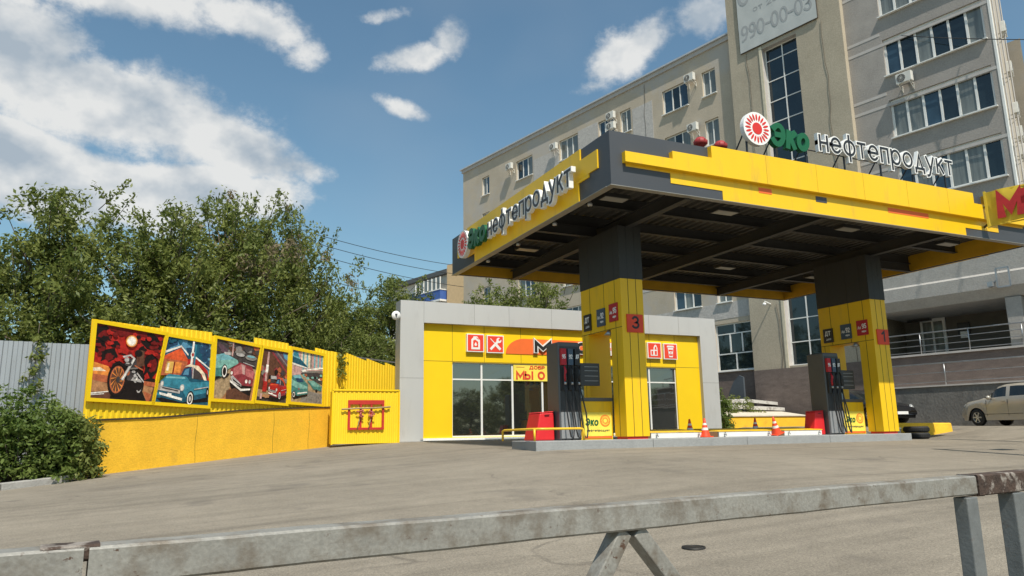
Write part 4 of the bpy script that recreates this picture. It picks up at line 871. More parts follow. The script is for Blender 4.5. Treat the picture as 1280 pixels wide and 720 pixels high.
def make_cone():
    t = empty('traffic_cone', (0, 0, 0), 0, '', 'traffic cone', 'traffic cones on the pump island')
    o = mat('cone_orange', (.85, .07, .02), .5, var=.08); wr = mat('cone_reflective_white', (.8, .78, .72), .4)
    prof = [(.125, .02), (.1, .10), (.083, .17), (.083, .17), (.068, .23), (.068, .23), (.052, .29), (.052, .29), (.04, .34), (.04, .34), (.02, .45), (.0, .452)]
    b = MB(); b.lathe(prof[:3], (0, 0, 0), o, n=18); b.lathe(prof[3:5], (0, 0, 0), wr, n=18); b.lathe(prof[5:7], (0, 0, 0), o, n=18); b.lathe(prof[7:9], (0, 0, 0), wr, n=18); b.lathe(prof[9:], (0, 0, 0), o, n=18); b.build('cone', t)
    s = MB(); s.box(-.14, .14, -.14, .14, 0, .025, o); s.build('base', t, bevel=.008); return t
c0 = make_cone(); zc = ISL_Z + .002
c0.location = (11.86, 14.66, zc); c0['label'] = 'fully visible upright orange traffic cone in front of the hatch boxes'
copy_tree(c0, (11.95, 15.35, zc), 0, 'traffic cone standing further back, seen just left of the nearest upright cone')
copy_tree(c0, (14.45, 15.75, zc + .02), 0, 'half hidden traffic cone behind the middle hatch lid')
ct = copy_tree(c0, (14.06, 14.66, zc), 0, 'leaning traffic cone in the gap between the middle and right hatch boxes'); ct.rotation_euler = (R(6), R(-17), 0); ct.location = (14.1, 14.62, zc + .045)

# ---- behind the island: yellow planter wall, slabs, plant, kerb, tyres
def back_wall():
    t = empty('planter_wall', (22.4, 26.4, -.1), 0, 'low yellow wall with a pale coping and broken white slabs right of the shop', 'low wall')
    m = MB(); m.box(0, 4.9, 0, .3, -.3, .68, YEL_P); m.build('wall', t, bevel=.02)
    c = MB(); c.hexa([(-.1, -.05, .68), (5.0, -.05, .68), (5.0, 1.6, .76), (.3, 1.6, .76)], [(-.1, -.05, .72), (5.0, -.05, .72), (5.0, 1.6, .95), (.3, 1.6, .95)], mat('pale_coping', (.62, .56, .46), .9, var=.1, fine=.1)); c.build('coping', t)
    s = MB(); sl = mat('broken_white_slab', (.55, .53, .49), .9, var=.15, dirt=(.22, .2, .18), dirt_scale=3, dirt_lo=.5, dirt_hi=.65)
    for (x0, x1, z0, z1, y) in ((.5, 2.9, 1.0, 1.12, 1.5), (2.7, 5.2, 1.07, 1.0, 1.55), (.6, 2.2, 1.22, 1.40, 2.3), (2.1, 3.9, 1.38, 1.42, 2.35), (3.8, 5.6, 1.43, 1.30, 2.3)):
        s.hexa([(x0, y, z0 - .02), (x1, y, z1 - .02), (x1, y + .7, z1 + .02), (x0, y + .7, z0 + .02)], [(x0, y, z0 + .14), (x1, y, z1 + .13), (x1, y + .7, z1 + .2), (x0, y + .7, z0 + .2)], sl)
    s.build('slab', t); e = MB(); e.box(.4, 5.2, 1.7, 3.4, -.4, 1.0, mat('dry_soil', (0, 0, 0))); e.build('soil_bed', t)
back_wall()
def tarp():
    a = BW(24.0, -1.2, .15); t = empty('stair_hood', a, BA, 'small curved grey metal hood standing on a pale block beside the office building', 'hood')
    m = MB(); pts = [(0, 0), (1.1, 0), (1.1, 1.65), (.85, 1.75), (.5, 1.45), (.2, .9)]
    m.prism([(x, z + .85) for x, z in pts], (0, 0, 0), (1, 0, 0), (0, 0, 1), (0, -1, 0), .12, mat('blue_grey_sheet', (.10, .12, .14), .5, metal=.3)); m.build('hood', t)
    b = MB(); b.box(.1, 1.3, -.3, .6, 0, .85, CONC); b.build('block', t, bevel=.03)
tarp()
def right_kerb():
    t = empty('yellow_kerb_block', (19.75, 15.6, g(20.5, 15.6)), 0, 'long low yellow painted concrete block behind the two tyres', 'kerb block')
    m = MB(); m.hexa([(0, 0, -.2), (2.55, 0, -.2), (2.75, .5, -.2), (0, .5, -.2)], [(0, .03, .46), (2.5, .03, .44), (2.68, .45, .44), (0, .45, .46)], YEL_P); m.build('block', t, bevel=.03)
right_kerb()
def tyre(x, y, z, lb, src=None):
    if src: return copy_tree(src, (x, y, z), .4, lb)
    m = MB(); m.lathe([(.22, .02), (.24, .0), (.36, .0), (.40, .025), (.415, .06), (.415, .13), (.40, .165), (.36, .19), (.24, .19), (.22, .17), (.25, .13), (.25, .06), (.22, .02)], (0, 0, 0), RUBBER, n=36)
    for k in range(40):
        a = 2 * PI * k / 40; c, s = math.cos(a), math.sin(a); m.bar((c * .414, s * .414, .05), (c * .414, s * .414, .14), .03, .018, RUBBER, up=(c, s, 0))
    o = m.build('tyre'); o.scale = (.82, .82, .92); tag(o, lb, 'tyre', 'tyres stacked at the right end of the island'); o.location = (x, y, z); return o
gz = g(19.95, 15.1); t0 = tyre(19.85, 15.05, gz, 'bottom tyre of the stack of two at the right end of the pump island'); tyre(19.89, 15.08, gz + .18, 'top tyre of the stack of two at the right end of the pump island', t0)
def end_post():
    t = empty('end_bollard', (18.58, 14.7, g(18.6, 14.7)), 0, 'short grey metal bollard at the right end of the pump island', 'bollard')
    m = MB(); m.box(-.11, .11, -.06, .06, 0, .3, PUMPG); m.build('body', t, bevel=.015); c = MB(); c.box(-.12, .12, -.07, .07, .30, .33, STEEL); c.build('cap', t)
end_post()
def ground_disc():  # small dark round spot on the asphalt, built as a disc with a ring
    t = empty('dark_disc', (3.88, 5.03, g(3.88, 5.03) + .008), 0, 'small round dark disc with a thin ring on the asphalt beyond the barrier', 'drain cover')
    m = MB(); m.lathe([(0, .0), (.07, .0), (.078, -.008)], (0, 0, 0), mat('dark_disc_metal', (.03, .028, .025), .6, metal=.4), n=28); m.build('disc', t)
    r = MB(); r.lathe([(.08, -.008), (.083, .004), (.093, .004), (.096, -.008)], (0, 0, 0), mat('dark_disc_metal', (0, 0, 0)), n=28); r.build('ring', t)
ground_disc()
#--PART3--
# ================================================================== LEFT: yellow plinth wall, profiled fence, pictures, gate
FA = Vector((-1.60, 20.05, 0)); FD = Vector((.7654, .6436, 0)); FN = Vector((.6436, -.7654, 0)); FANG = math.atan2(FD.y, FD.x)
def FW(s, n, z): return FA + FD * s + FN * n + Vector((0, 0, z))
def corr(mb, x0, x1, zb, zt, y, m, pitch=.16, dep=.025, prof=(0, .35, .5, .85)):
    """profiled sheet along local x; zb, zt functions of x; front towards -y"""
    n = max(1, int(round((x1 - x0) / pitch))); p = (x1 - x0) / n; xs = []
    for i in range(n):
        for k, a in enumerate(prof): xs.append((x0 + (i + a) * p, y - (dep if k in (1, 2) else 0) if False else y - (dep if k >= 2 else 0)))
    pts = []
    for i in range(n):
        b = x0 + i * p; pts += [(b, y), (b + .4 * p, y), (b + .5 * p, y - dep), (b + .9 * p, y - dep)]
    pts.append((x1, y)); L_ = len(pts)
    v = [(a, b, zb(a)) for a, b in pts] + [(a, b, zt(a)) for a, b in pts]
    mb.add(v, [(i, i + 1, L_ + i + 1, L_ + i) for i in range(L_ - 1)], m)
def plinth_wall():
    t = empty('plinth_wall', FW(4.4, 0, -.9), FANG, 'long yellow painted concrete wall under the framed pictures', 'wall')
    zt = lambda s: lerp(s, [-.2, 1.8, 3.1, 4.5, 6.5, 8.65], [.44, .53, .64, .76, .87, .96])
    m = MB(); xs = np.linspace(-.05, 8.62, 20); v = []
    for s in xs: v += [(s - 4.4, -.02, -.6), (s - 4.4, -.02, zt(s) + .9), (s - 4.4, .35, zt(s) + .9), (s - 4.4, .35, -.6)]
    f = [(0, 1, 2, 3), tuple(range(76, 80))[::-1]]
    for i in range(19):
        for k in range(3): a = i * 4 + k; f.append((a, a + 4, a + 5, a + 1))
    m.add(v, f, YEL_P); m.build('wall', t)
    c = MB(); dk = mat('dark_wall_top', (.05, .035, .02), .8)  # dark line along the wall top, below the fence sheets
    for a, b in zip(xs, xs[1:]): c.bar((a - 4.4, -.01, zt(a) + .92), (b - 4.4, -.01, zt(b) + .92), .07, .04, dk)
    c.build('top_strip', t)
    e = MB()
    for s in (3.0, 5.9, 7.5): e.tube([(s - 4.4 + .02 * math.sin(z * 6), -.023, z) for z in np.linspace(-.1 + .05 * s, zt(s) + .88, 9)], .004, mat('dark_seam', (0, 0, 0)), 4)
    e.build('crack', t)
plinth_wall()
def yellow_fence():
    t = empty('profiled_fence', FW(4.4, 0, .5), FANG, 'stepped yellow profiled sheet fence carrying the five framed pictures', 'fence')
    zt = lambda s: lerp(s, [-.2, 1.8, 3.1, 4.5, 6.5, 8.65], [.44, .53, .64, .76, .87, .96])
    steps = [(-.22, 1.68, 2.84, 2.84), (1.68, 3.40, 2.90, 2.93), (3.40, 5.0, 2.84, 2.80), (5.0, 6.48, 2.96, 2.93), (6.48, 7.76, 2.86, 2.80), (7.76, 8.55, 2.92, 2.86), (8.55, 9.40, 2.88, 2.84), (9.40, 10.62, 2.90, 2.70), (10.62, 11.78, 2.80, 2.62), (11.78, 12.9, 2.74, 2.56)]
    for (a, b, z0, z1) in steps:
        m = MB(); corr(m, a - 4.4, b - 4.4, lambda x: zt(x + 4.4) - .60, lambda x: z0 + (z1 - z0) * (x + 4.4 - a) / (b - a) - .5, .06, YEL_S); m.build('sheet', t)
    r = MB()
    for z in (.75, 1.6, 2.3): r.bar((-4.5, .12, z), (8.4, .12, z), .05, .05, STEEL)
    r.build('rail', t)
yellow_fence()
# ---- pictures (flat prints in yellow frames)
C_ = {}
def ink(name, col): return mat('print_' + name, col, .38, var=.42, scale=11, fine=.12, bscale=70)
def picture(label, quad, shapes, prec=None):
    """quad: tl,tr,br,bl in (s,z) on the fence plane; shapes: (ink, [(u,v)...]) v down"""
    tl, tr, br, bl = quad; s0 = (tl[0] + tr[0] + br[0] + bl[0]) / 4; z0 = min(bl[1], br[1])
    t = empty('framed_picture', FW(s0, .0, z0), FANG, label, 'picture', 'framed pictures on the yellow fence')
    P = lambda u, v: ((tl[0] * (1 - u) + tr[0] * u) * (1 - v) + (bl[0] * (1 - u) + br[0] * u) * v - s0, (tl[1] * (1 - u) + tr[1] * u) * (1 - v) + (bl[1] * (1 - u) + br[1] * u) * v - z0)
    fr = MB(); w = .10; c = [P(0, 0), P(1, 0), P(1, 1), P(0, 1)]
    cx = sum(p[0] for p in c) / 4; cz = sum(p[1] for p in c) / 4
    out = []
    for p in c: out.append((p[0] + w * (1 if p[0] > cx else -1) * .85, p[1] + w * (1 if p[1] > cz else -1) * .85))
    for i in range(4):
        j = (i + 1) % 4; A, B, C, D = c[i], c[j], out[j], out[i]
        fr.hexa([(A[0], 0, A[1]), (B[0], 0, B[1]), (C[0], 0, C[1]), (D[0], 0, D[1])], [(A[0], -.05, A[1]), (B[0], -.05, B[1]), (C[0], -.05, C[1]), (D[0], -.05, D[1])], YEL_B)
    fr.build('frame', t)
    pic = MB(); O = (0, -.012, 0)
    for i, (m, pts) in enumerate(shapes):
        q = [P(min(1, max(0, a)), min(1, max(0, b))) for a, b in pts]
        yy = -.012 - i * .0006
        ar = sum(q[k][0] * q[(k + 1) % len(q)][1] - q[(k + 1) % len(q)][0] * q[k][1] for k in range(len(q)))
        if ar < 0: q = q[::-1]
        pic.add([(a, yy, b) for a, b in q], [tuple(range(len(q)))], m)
    pic.build('print', t)
def el(cx, cy, rx, ry, n=22, a0=0, a1=2 * PI): return [(cx + rx * math.cos(a0 + (a1 - a0) * i / n), cy + ry * math.sin(a0 + (a1 - a0) * i / n)) for i in range(n + (0 if a1 - a0 > 6 else 1))]
def ringp(cx, cy, rx, ry, w):  # ring as a slit polygon
    o = el(cx, cy, rx, ry, 26); i = el(cx, cy, rx - w, ry - w * ry / rx, 26); return o + [o[0], i[0]] + i[::-1]
def blob(cx, cy, rx, ry, r, n=14):
    return [(cx + rx * (1 + r.uniform(-.35, .35)) * math.cos(2 * PI * i / n), cy + ry * (1 + r.uniform(-.35, .35)) * math.sin(2 * PI * i / n)) for i in range(n)]
def full(v0, v1): return [(0, v0), (1, v0), (1, v1), (0, v1)]
K = dict(red=(.42, .02, .015), dred=(.16, .01, .01), blk=(.012, .008, .008), org=(.75, .25, .05), cream=(.85, .7, .5), wht=(.85, .8, .72), sand=(.42, .2, .09), brn=(.12, .05, .03), chrome=(.45, .42, .40), rust=(.45, .12, .05), tl=(.04, .22, .30), dtl=(.015, .09, .14), ltl=(.18, .42, .46), sky=(.10, .28, .42), nav=(.02, .06, .12), grn=(.03, .08, .07), orr=(.70, .10, .03), yel=(.70, .42, .10), pink=(.55, .33, .30), wine=(.28, .04, .05), lwine=(.48, .14, .14), mint=(.20, .42, .36), dmint=(.06, .20, .18), gry=(.22, .20, .18), dgry=(.06, .05, .05), tan=(.40, .28, .16), mauve=(.12, .07, .09))
I = {k: ink(k, v) for k, v in K.items()}
def moto():
    r = random.Random(3); s = [(I['red'], full(0, 1)), (I['dred'], full(0, .12))]
    for (x, y, a, b) in ((.1, .12, .16, .12), (.2, .4, .12, .1), (.07, .3, .1, .1), (.85, .15, .16, .12), (.88, .45, .14, .2), (.72, .3, .07, .09), (.3, .25, .07, .05), (.6, .12, .06, .06), (.95, .72, .12, .06), (.15, .2, .06, .05), (.8, .75, .16, .05)):
        s.append((I['blk'], blob(x, y, a, b, r))); s.append((I['dred'], blob(x + .03, y + .03, a * .5, b * .5, r)))
    for k in range(26): x, y = r.random(), r.uniform(.05, .6); s.append((I['dred'] if k % 2 else I['red'], blob(x, y, .04, .03, r, 8)))
    s += [(I['org'], [(0, .52), (.22, .56), (.3, .66), (.2, .72), (0, .70)]), (I['cream'], [(0, .60), (.1, .585), (.2, .63), (0, .64)]), (I['rust'], [(0, .68), (1, .72), (1, .8), (0, .78)]),
          (I['brn'], full(.78, 1)), (I['sand'], [(0, .76), (.45, .82), (.3, .9), (0, .92)]), (I['wht'], [(0, .93), (.25, .895), (.27, .905), (0, .95)]), (I['wht'], [(0, .955), (.2, .93), (.2, .94), (0, .965)]), (I['sand'], [(.72, .76), (.98, .8), (.93, 1), (.86, 1)]), (I['blk'], [(.3, .96), (.5, .86), (.8, .86), (.9, 1), (.3, 1)]), (I['rust'], [(.82, .86), (.97, .9), (.95, 1), (.9, 1)]),
          (I['org'], el(.51, .17, .085, .085)), (I['cream'], el(.51, .17, .068, .068)), (I['wht'], el(.51, .17, .05, .05))]
    # rear wheel, body, front wheel
    s += [(I['blk'], el(.74, .80, .07, .14)), (I['chrome'], ringp(.74, .80, .045, .09, .012)), (I['blk'], [(.40, .52), (.58, .40), (.72, .50), (.80, .66), (.78, .84), (.55, .88), (.42, .78)]), (I['dgry'], [(.48, .42), (.6, .40), (.72, .5), (.62, .58), (.5, .56)]), (I['brn'], [(.6, .28), (.72, .28), (.76, .5), (.64, .52)]), (I['blk'], el(.64, .33, .06, .05)), (I['chrome'], [(.56, .66), (.76, .7), (.76, .74), (.56, .72)]), (I['chrome'], el(.66, .70, .035, .05)), (I['dgry'], el(.55, .66, .06, .07)), (I['rust'], el(.52, .62, .03, .04)),
          (I['blk'], el(.37, .73, .15, .235)), (I['rust'], el(.37, .73, .115, .19)), (I['brn'], el(.37, .73, .095, .165))]
    for k in range(12): a = 2 * PI * k / 12; s.append((I['org'], [(.37 + .018 * math.cos(a + 1.5), .73 + .03 * math.sin(a + 1.5)), (.37 + .105 * math.cos(a - .05), .73 + .175 * math.sin(a - .05)), (.37 + .105 * math.cos(a + .08), .73 + .175 * math.sin(a + .08))]))
    s += [(I['dgry'], el(.38, .73, .03, .045)), (I['blk'], [(.24, .62), (.27, .52), (.36, .47), (.47, .52), (.51, .62), (.45, .56), (.36, .51), (.29, .55)]), (I['chrome'], [(.42, .72), (.46, .74), (.60, .42), (.57, .40)]), (I['wht'], [(.435, .72), (.447, .725), (.59, .42), (.578, .415)]), (I['chrome'], [(.40, .40), (.52, .36), (.60, .41), (.58, .425), (.51, .385), (.42, .42)]), (I['chrome'], el(.47, .44, .035, .035)), (I['blk'], [(.38, .37), (.44, .36), (.44, .385), (.38, .39)]), (I['dgry'], el(.50, .50, .055, .03)), (I['chrome'], el(.49, .49, .03, .01)), (I['chrome'], el(.60, .60, .03, .018)), (I['chrome'], el(.63, .65, .022, .028)), (I['gry'], [(.54, .55), (.66, .53), (.66, .55), (.54, .57)]), (I['chrome'], [(.66, .60), (.79, .72), (.79, .74), (.65, .62)]), (I['rust'], [(.60, .50), (.74, .55), (.74, .57), (.60, .52)]), (I['wht'], el(.665, .70, .012, .018))]
    return s
def car34(s, ox, oy, sc, body, dark, light, flip=1, roof=None):
    """three quarter classic car seen from the front left"""
    def q(pts): return [(ox + flip * a * sc, oy + b * sc) for a, b in pts]
    def e(cx, cy, rx, ry): return q(el(cx, cy, rx, ry))
    s += [(I['blk'], q([(-.5, .3), (.5, .1), (.55, .3), (.0, .46), (-.4, .42)])), (I[dark], q([(-.5, .05), (-.4, -.08), (.1, -.1), (.52, -.06), (.56, .1), (.5, .22), (.0, .34), (-.42, .28)])), (I[body], q([(-.5, .03), (-.36, -.10), (.0, -.10), (.12, .0), (.52, -.05), (.55, .05), (.5, .14), (.05, .25), (-.05, .12), (-.45, .10)])),
          (I[light], q([(-.4, -.06), (-.02, -.075), (.0, -.05), (-.4, -.03)])), (I[roof or light], q([(-.05, -.25), (.05, -.3), (.25, -.29), (.4, -.18), (.46, -.06), (.4, -.06), (.33, -.16), (.1, -.26)])), (I['nav'], q([(-.06, -.22), (.1, -.26), (.13, -.09), (-.12, -.09)])), (I['sky'], q([(-.03, -.2), (.05, -.23), (.05, -.12), (-.07, -.11)])), (I['dgry'], q([(.15, -.25), (.3, -.18), (.37, -.06), (.16, -.07)])), (I['chrome'], q([(.125, -.26), (.145, -.26), (.16, -.07), (.13, -.07)])),
          (I['chrome'], q([(-.5, .10), (-.08, .14), (-.08, .2), (-.47, .17)])), (I['dgry'], q([(-.44, .115), (-.12, .15), (-.12, .17), (-.44, .14)])), (I['wht'], q([(-.48, .2), (-.02, .27), (-.02, .31), (-.46, .24)])), (I['chrome'], e(-.46, .07, .035, .05)), (I['chrome'], e(-.05, .1, .045, .055)), (I['wht'], e(-.05, .1, .028, .035)), (I['wht'], e(-.46, .07, .02, .03)), (I['wht'], q([(-.32, .2), (-.24, .21), (-.24, .26), (-.32, .25)])),
          (I['blk'], e(.14, .27, .075, .13)), (I['wht'], e(.135, .27, .058, .105)), (I['blk'], e(.135, .27, .04, .075)), (I['chrome'], e(.135, .27, .024, .045)), (I['blk'], e(.49, .14, .03, .08)), (I['chrome'], e(.49, .14, .012, .04)), (I['chrome'], q([(.2, .1), (.5, .04), (.5, .055), (.2, .12)]))]
    return s
def diner():
    r = random.Random(5); s = [(I['sky'], full(0, .55)), (I['nav'], [(0, 0), (.22, 0), (.25, .1), (.1, .16), (0, .25)])]
    for k in range(22): x, y = r.uniform(.5, 1), r.uniform(0, .35); s.append((I['nav'] if k % 3 else I['dtl'], blob(x, y, .07, .06, r, 10)))
    for k in range(8): s.append((I['dtl'], blob(r.uniform(0, .35), r.uniform(0, .1), .05, .03, r, 9)))
    s += [(I['orr'], [(0, .30), (.32, .14), (.52, .32), (.52, .36), (0, .36)]), (I['wht'], [(0, .22), (.32, .10), (.5, .22), (.5, .25), (.32, .13), (0, .26)]), (I['rust'], [(0, .34), (.5, .34), (.5, .55), (0, .6)]), (I['yel'], [(.08, .38), (.22, .37), (.22, .55), (.08, .56)]), (I['org'], [(.25, .37), (.38, .37), (.38, .53), (.25, .54)]), (I['cream'], [(.1, .4), (.14, .4), (.14, .52), (.1, .52)]), (I['dred'], [(.225, .37), (.245, .37), (.245, .55), (.225, .55)]),
          (I['red'], [(.5, .3), (.68, .28), (.95, .44), (1, .62), (.5, .55)]), (I['wht'], [(.66, .24), (1, .40), (1, .42), (.66, .27)]), (I['dgry'], [(.7, .4), (.78, .42), (.78, .55), (.7, .55)]), (I['dgry'], [(.84, .46), (.95, .5), (.95, .6), (.84, .58)]), (I['wht'], [(.56, 0), (.6, 0), (.61, .5), (.56, .5)]), (I['wht'], el(.59, .22, .05, .05)), (I['red'], el(.59, .22, .025, .03)), (I['tl'], [(.62, .05), (.66, .05), (.66, .5), (.62, .5)]),
          (I['tan'], [(0, .72), (1, .62), (1, .8), (0, .85)]), (I['dtl'], full(.82, 1)), (I['tl'], [(0, .86), (1, .88), (1, .93), (0, .9)])]
    return car34(s, .50, .66, .95, 'tl', 'dtl', 'ltl', roof='cream')
def lot():
    r = random.Random(8); s = [(I['dgry'], full(0, .45)), (I['tan'], full(.42, 1)), (I['sand'], [(0, .75), (.45, .55), (1, .6), (1, 1), (0, 1)]), (I['tan'], [(0, .98), (.0, .72), (.35, .58), (.55, .62), (.2, 1)])]
    for k in range(20): s.append((I[r.choice(['brn', 'gry', 'rust', 'mauve', 'dgry'])], blob(r.random(), r.uniform(0, .2), .08, .05, r, 9)))
    s += [(I['gry'], el(.55, .16, .12, .05)), (I['chrome'], el(.56, .20, .1, .03)), (I['gry'], el(.82, .22, .14, .05)), (I['ltl'], el(.82, .20, .1, .02)), (I['pink'], [(.36, 0), (.39, 0), (.39, .25), (.36, .25)])]
    s += [(I['blk'], [(0, .6), (.3, .62), (.35, .55), (0, .7)]), (I['mint'], [(0, .28), (.2, .22), (.5, .3), (.54, .36), (.3, .48), (.25, .62), (0, .62)]), (I['ltl'], [(0, .27), (.2, .22), (.45, .29), (.2, .34), (0, .36)]), (I['dmint'], [(0, .5), (.18, .46), (.2, .6), (0, .64)]), (I['chrome'], [(.18, .2), (.32, .19), (.34, .24), (.2, .24)]), (I['blk'], el(.22, .53, .07, .12)), (I['wht'], ringp(.22, .53, .055, .1, .015))]
    s += [(I['blk'], [(.36, .72), (.5, .9), (.92, 1), (.94, .7)]), (I['wine'], [(.36, .48), (.55, .34), (.85, .36), (.96, .5), (.94, .74), (.7, .74), (.4, .64)]), (I['lwine'], [(.42, .46), (.6, .36), (.68, .52), (.45, .58)]), (I['lwine'], [(.72, .42), (.94, .46), (.93, .6), (.74, .56)]), (I['pink'], [(.6, .36), (.7, .38), (.72, .54), (.66, .54)]), (I['dgry'], [(.66, .28), (.9, .3), (.94, .38), (.7, .36)]), (I['chrome'], [(.64, .32), (.92, .36), (.92, .375), (.64, .335)]), (I['chrome'], [(.37, .6), (.42, .58), (.66, .72), (.66, .76), (.42, .7)]), (I['blk'], [(.42, .63), (.64, .73), (.64, .75), (.44, .67)]), (I['wht'], [(.36, .66), (.66, .8), (.9, .78), (.9, .81), (.66, .84), (.37, .7)]), (I['wht'], el(.39, .54, .025, .03)), (I['wht'], el(.77, .66, .03, .035)), (I['chrome'], el(.86, .66, .03, .035)), (I['brn'], [(.3, .85), (.5, .8), (.9, .92), (.9, 1), (.3, 1)])]
    return s
def garage():
    r = random.Random(11); s = [(I['brn'], full(0, 1)), (I['mauve'], [(.3, 0), (1, .3), (1, 0)]), (I['wine'], [(.35, .05), (1, .42), (1, .38), (.42, .04)]), (I['gry'], [(.5, .02), (1, .28), (1, .25), (.55, 0)]), (I['sky'], [(.8, .02), (1, .05), (1, .16), (.85, .12)]), (I['dgry'], full(.8, 1)), (I['tan'], [(0, .78), (.5, .8), (.3, .92), (0, .92)])]
    for k in range(22): s.append((I[r.choice(['rust', 'dgry', 'blk', 'gry', 'wine'])], blob(r.random(), r.uniform(.35, .6), .07, .05, r, 8)))
    s += [(I['pink'], [(.2, .05), (.27, .05), (.27, .7), (.2, .7)]), (I['wht'], [(.19, .3), (.28, .3), (.28, .45), (.19, .45)]), (I['red'], [(.16, .62), (.3, .62), (.3, .82), (.16, .82)]), (I['chrome'], [(.4, .5), (.6, .5), (.62, .56), (.4, .56)])]
    car34(s, .66, .70, .62, 'red', 'wine', 'orr'); return s + [(I['sand'], blob(.3, .9, .12, .04, r)), (I['pink'], [(.1, .86), (.16, .86), (.16, .96), (.1, .96)])]
def strip():
    r = random.Random(13); s = [(I['pink'], full(0, .55)), (I['cream'], [(.3, 0), (.6, 0), (.6, .3), (.3, .3)])]
    for x in (.34, .46, .58, .7, .82, .94): s.append((I['ltl' if int(x * 100) % 3 else 'gry'], [(x, 0), (x + .05, 0), (x + .05, .35), (x, .35)]))
    s += [(I['dtl'], [(0, .08), (.25, .14), (.5, .28), (.5, .33), (0, .26)]), (I['ltl'], [(0, .06), (.25, .12), (.25, .16), (0, .12)]), (I['wht'], [(0, .24), (.5, .3), (.5, .32), (0, .28)]), (I['tl'], [(.05, 0), (.2, .02), (.22, .12), (.05, .1)]), (I['gry'], [(.3, .38), (.9, .26), (1, .27), (1, .34), (.35, .43)]), (I['wht'], [(.3, .37), (.9, .25), (1, .25), (1, .27), (.35, .4)]), (I['pink'], [(.45, .35), (1, .29), (1, .31), (.45, .37)]), (I['dgry'], [(.3, .42), (1, .36), (1, .62), (.3, .56)]), (I['tan'], [(0, .5), (.3, .45), (1, .62), (1, 1), (0, 1)]), (I['gry'], [(.4, .75), (1, .8), (1, 1), (.3, 1)])]
    for k in range(12): s.append((I[r.choice(['wht', 'rust', 'mint', 'blk'])], blob(r.uniform(.3, 1), r.uniform(.42, .52), .05, .025, r, 8)))
    s += [(I['dmint'], [(.5, .56), (.7, .54), (.98, .64), (.96, .74), (.7, .72)]), (I['mint'], [(.52, .56), (.7, .55), (.96, .65), (.7, .66)]), (I['blk'], el(.8, .74, .04, .03)), (I['blk'], [(0, .8), (.1, .95), (.52, .86), (.5, .8)]), (I['dmint'], [(0, .52), (.3, .5), (.52, .64), (.52, .82), (.2, .88), (0, .82)]), (I['mint'], [(0, .56), (.12, .6), (.4, .66), (.5, .68), (.5, .72), (.22, .74), (0, .68)]), (I['ltl'], [(.02, .5), (.26, .46), (.36, .54), (.15, .56)]), (I['nav'], [(.12, .54), (.34, .53), (.38, .6), (.18, .61)]), (I['wht'], [(.2, .82), (.5, .78), (.5, .8), (.2, .85)]), (I['blk'], el(.09, .86, .05, .07)), (I['wht'], ringp(.09, .86, .035, .05, .012)), (I['red'], el(.24, .74, .015, .02))]
    return s
picture('framed picture of a motorcycle under a pale sun in a red sky', [(-.15, 2.74), (1.78, 2.66), (1.52, .94), (-.15, .98)], moto())
picture('framed picture of a blue classic car in front of an orange diner', [(1.88, 2.64), (3.32, 2.58), (3.32, .89), (1.60, .94)], diner())
picture('framed picture of a parked turquoise and a dark red open car', [(3.50, 2.76), (5.18, 2.66), (4.95, 1.07), (3.50, 1.09)], lot())
picture('narrow framed picture of a red car under a dark filling station roof', [(5.32, 2.66), (6.40, 2.62), (6.40, 1.04), (5.10, 1.09)], garage())
picture('framed picture of turquoise cars outside a drive-in, furthest right on the fence', [(6.58, 2.74), (8.10, 2.66), (8.10, 1.06), (6.58, 1.10)], strip())

